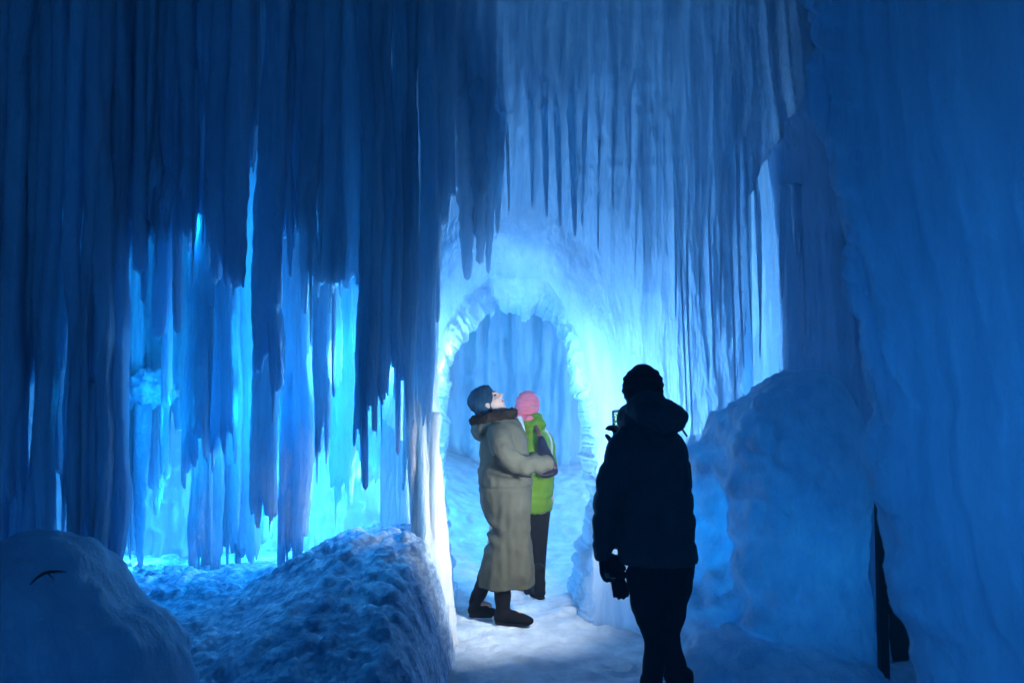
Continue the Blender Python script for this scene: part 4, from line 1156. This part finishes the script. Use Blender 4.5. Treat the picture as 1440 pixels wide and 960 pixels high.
lj = fuse("jacket", [vloft(cs), tube([g_(738, 608, -.03), g_(731, 622, -.04), g_(727, 655, -.02), g_(730, 684, .10)], [.05, .062, .058, .045]),
                     tube([g_(762, 608, .08), g_(768, 622, .11), g_(771, 655, .13), g_(767, 682, .2)], [.05, .062, .058, .045])], LIME, gr_, voxel=.011, smooth=3, fn=puff([wz(700, GY), wz(606, GY)], .010, 23, .010, 11))
fuse("hood", [ell(g_(750, 596, -.07), (.105, .085, .055))], LIME, lj, voxel=.010, smooth=3, fn=puff([], 0, 25, .010, 14))
fuse("fleece_collar", [tube([g_(731, 588, -.10), g_(734, 602, -.15), g_(738, 622, -.17)], [.022, .024, .016])], CREAM, lj, voxel=.008, smooth=2)
fuse("leggings", [tube([J['hipL'], J['knL'], J['anL']], [.088, .056, .042]), tube([J['hipR'], J['knR'], J['anR']], [.092, .060, .045])], KNIT_DK, gr_, voxel=.011, smooth=2)
boot(gr_, J['anL'], J['toeL'], J['anL'] + (0.01, -.02, .13), rtop=.05)
boot(gr_, J['anR'], J['toeR'], J['anR'] + (0, 0, .13), rtop=.052)

# sling bag on her back
bY = GY - .24
poly = [(757.5, 613), (763, 611), (768, 620), (774, 633), (780, 645), (784.5, 655), (785, 662), (781, 669), (772, 672), (762, 671.5), (758, 668), (757, 650), (756.5, 630)]
bag = empty("sling_bag", tuple(at(770, 645, bY)), label="navy drop-shaped sling bag with rose edging on the lime green jacket", cat="bag")
def poly_pts(n=60, sc=1.0):
    P = np.array([at(a, b, bY) for a, b in poly]); c = P.mean(0)
    P = np.vstack([P, P[:1]])
    s_ = np.r_[0, np.cumsum(np.linalg.norm(np.diff(P, axis=0), axis=1))]
    q = np.linspace(0, s_[-1], n, endpoint=False)
    Q = np.stack([np.interp(q, s_, P[:, k]) for k in range(3)], -1)
    for _ in range(2): Q = (np.roll(Q, 1, 0) + 2 * Q + np.roll(Q, -1, 0)) / 4
    return c + (Q - c) * sc
rings = [(.55, -.066), (.86, -.058), (.97, -.035), (1.0, 0.0), (.97, .045), (.86, .07), (.5, .075)]
V = np.vstack([poly_pts(60, s_) + (0, d_, 0) for s_, d_ in rings]); F = grid_faces(len(rings), 60, True).tolist(); F.append(list(range(60))[::-1]); F.append(list(range((len(rings) - 1) * 60, len(rings) * 60)))
pouch = fuse("pouch", [(V, F)], NAVY, bag, voxel=.007, smooth=2, fn=puff([], 0, 27, .005, 20))
q0 = poly_pts(60, .80) + (0, -.052, 0)
fuse("piping_and_shade", [tube(np.vstack([q0[4:34]])[::2], [.0038] * 15, M=8, sub=2)], TAN, pouch, voxel=.004, smooth=0)
fuse("piping_and_shade", [tube([at(758, 667, bY - .066), at(768, 668, bY - .070), at(778, 665, bY - .066)], [.005] * 3, M=8)], TAN, pouch, voxel=.004, smooth=0)
fuse("strap", [tube([at(759, 616, bY - .0), at(757, 607, bY + .02), at(752, 599, bY + .10), at(743, 593, bY + .2)], [(.018, .005)] * 4, flat=(0, 1, .2), M=12)], TAN, bag, voxel=.004, smooth=0)
PALE = cloth_mat("pale_print", (.45, .55, .68), rough=.7); ROSE = cloth_mat("rose_print", (.62, .25, .22), rough=.7)
for (px, py, w, h, mt) in [(774.5, 651.5, .010, .011, PALE), (778, 654.5, .010, .012, ROSE), (775.5, 657, .007, .007, PALE), (780.5, 657.5, .006, .008, ROSE)]:
    p = at(px, py, bY - .060)
    fuse("printed_mark", [ell(p, (w, .010, h))], mt, pouch, voxel=.004, smooth=1)

# ------------------------------------------------------------------ frozen hump and mound, each one fused mass
def hump_fn(sd, amp, cau, cx):
    def f(co, no):
        x, y, z = co.T
        k = amp * fbm(x * 2.6, y * 2.6, z * 1.6, sd, 4) + .010 * fbm(x * 20, y * 20, z * 13, sd + 4, 3, .6) + .012 * vn(x * 15, y * 15, z * 1.4, sd + 5)
        w = cau * sstep(cx + .25, cx - .15, x) + .010
        k = k + w * (1 - sstep(.05, .8, worley(x * 5.5 + .5 * vn(x * 3, y * 3, z * 3, 5), y * 5.5, z * 6.5, sd + 7))) + .4 * w * (1 - sstep(.05, .8, worley(x * 12, y * 12, z * 13, sd + 8)))
        return co + no * k[:, None]
    return f
fuse("dome", [vloft([(-.15, 1.66, 5.35, .44, .5), (.25, 1.66, 5.32, .41, .46), (.8, 1.67, 5.3, .39, .42), (1.3, 1.68, 5.3, .38, .40), (1.52, 1.69, 5.3, .33, .34), (1.68, 1.70, 5.3, .22, .24), (1.76, 1.70, 5.3, .08, .1)]),
              vloft([(-.15, 1.26, 5.55, .44, .5), (.3, 1.28, 5.55, .38, .42), (.8, 1.32, 5.58, .34, .36), (1.15, 1.36, 5.62, .28, .30), (1.38, 1.40, 5.64, .18, .22), (1.5, 1.44, 5.65, .08, .1)]),
              ell((1.30, 5.1, -.06), (.46, .5, .32)), ell((1.58, 4.95, -.05), (.48, .5, .28))],
     ICE_ROUGH, rd, voxel=.022, smooth=32, fn=hump_fn(91, .045, .05, 1.45))
fuse("lump", [ell((-1.97, 3.75, .33), (.50, .60, .71)), ell((-1.58, 3.75, .12), (.24, .5, .66)), ell((-2.5, 3.5, .3), (.7, .6, .74)), ell((-1.7, 3.5, -.1), (.6, .6, .45)), ell((-1.3, 4.1, -.1), (.5, .6, .40))],
     ICE_FRONT, dm, voxel=.022, smooth=12, fn=hump_fn(81, .035, .0, 0))

# ------------------------------------------------------------------ twig on the dark mound
bark = cloth_mat("wet_bark", (.012, .010, .009), rough=.8)
tp = [(42, 822), (52, 812), (64, 805), (80, 803), (94, 804)]
tw = fuse("twig", [tube([at(a, b, 3.17 + .0 * i) for i, (a, b) in enumerate(tp)], [.003, .005, .006, .005, .003]), tube([at(66, 805, 3.12), at(74, 812, 3.10), at(77, 818, 3.10)], [.0035, .003, .002])], bark, None, voxel=.004, smooth=1)
tag(tw, "bent dark twig lying on the smooth ice mound in the lower left corner", "twig")
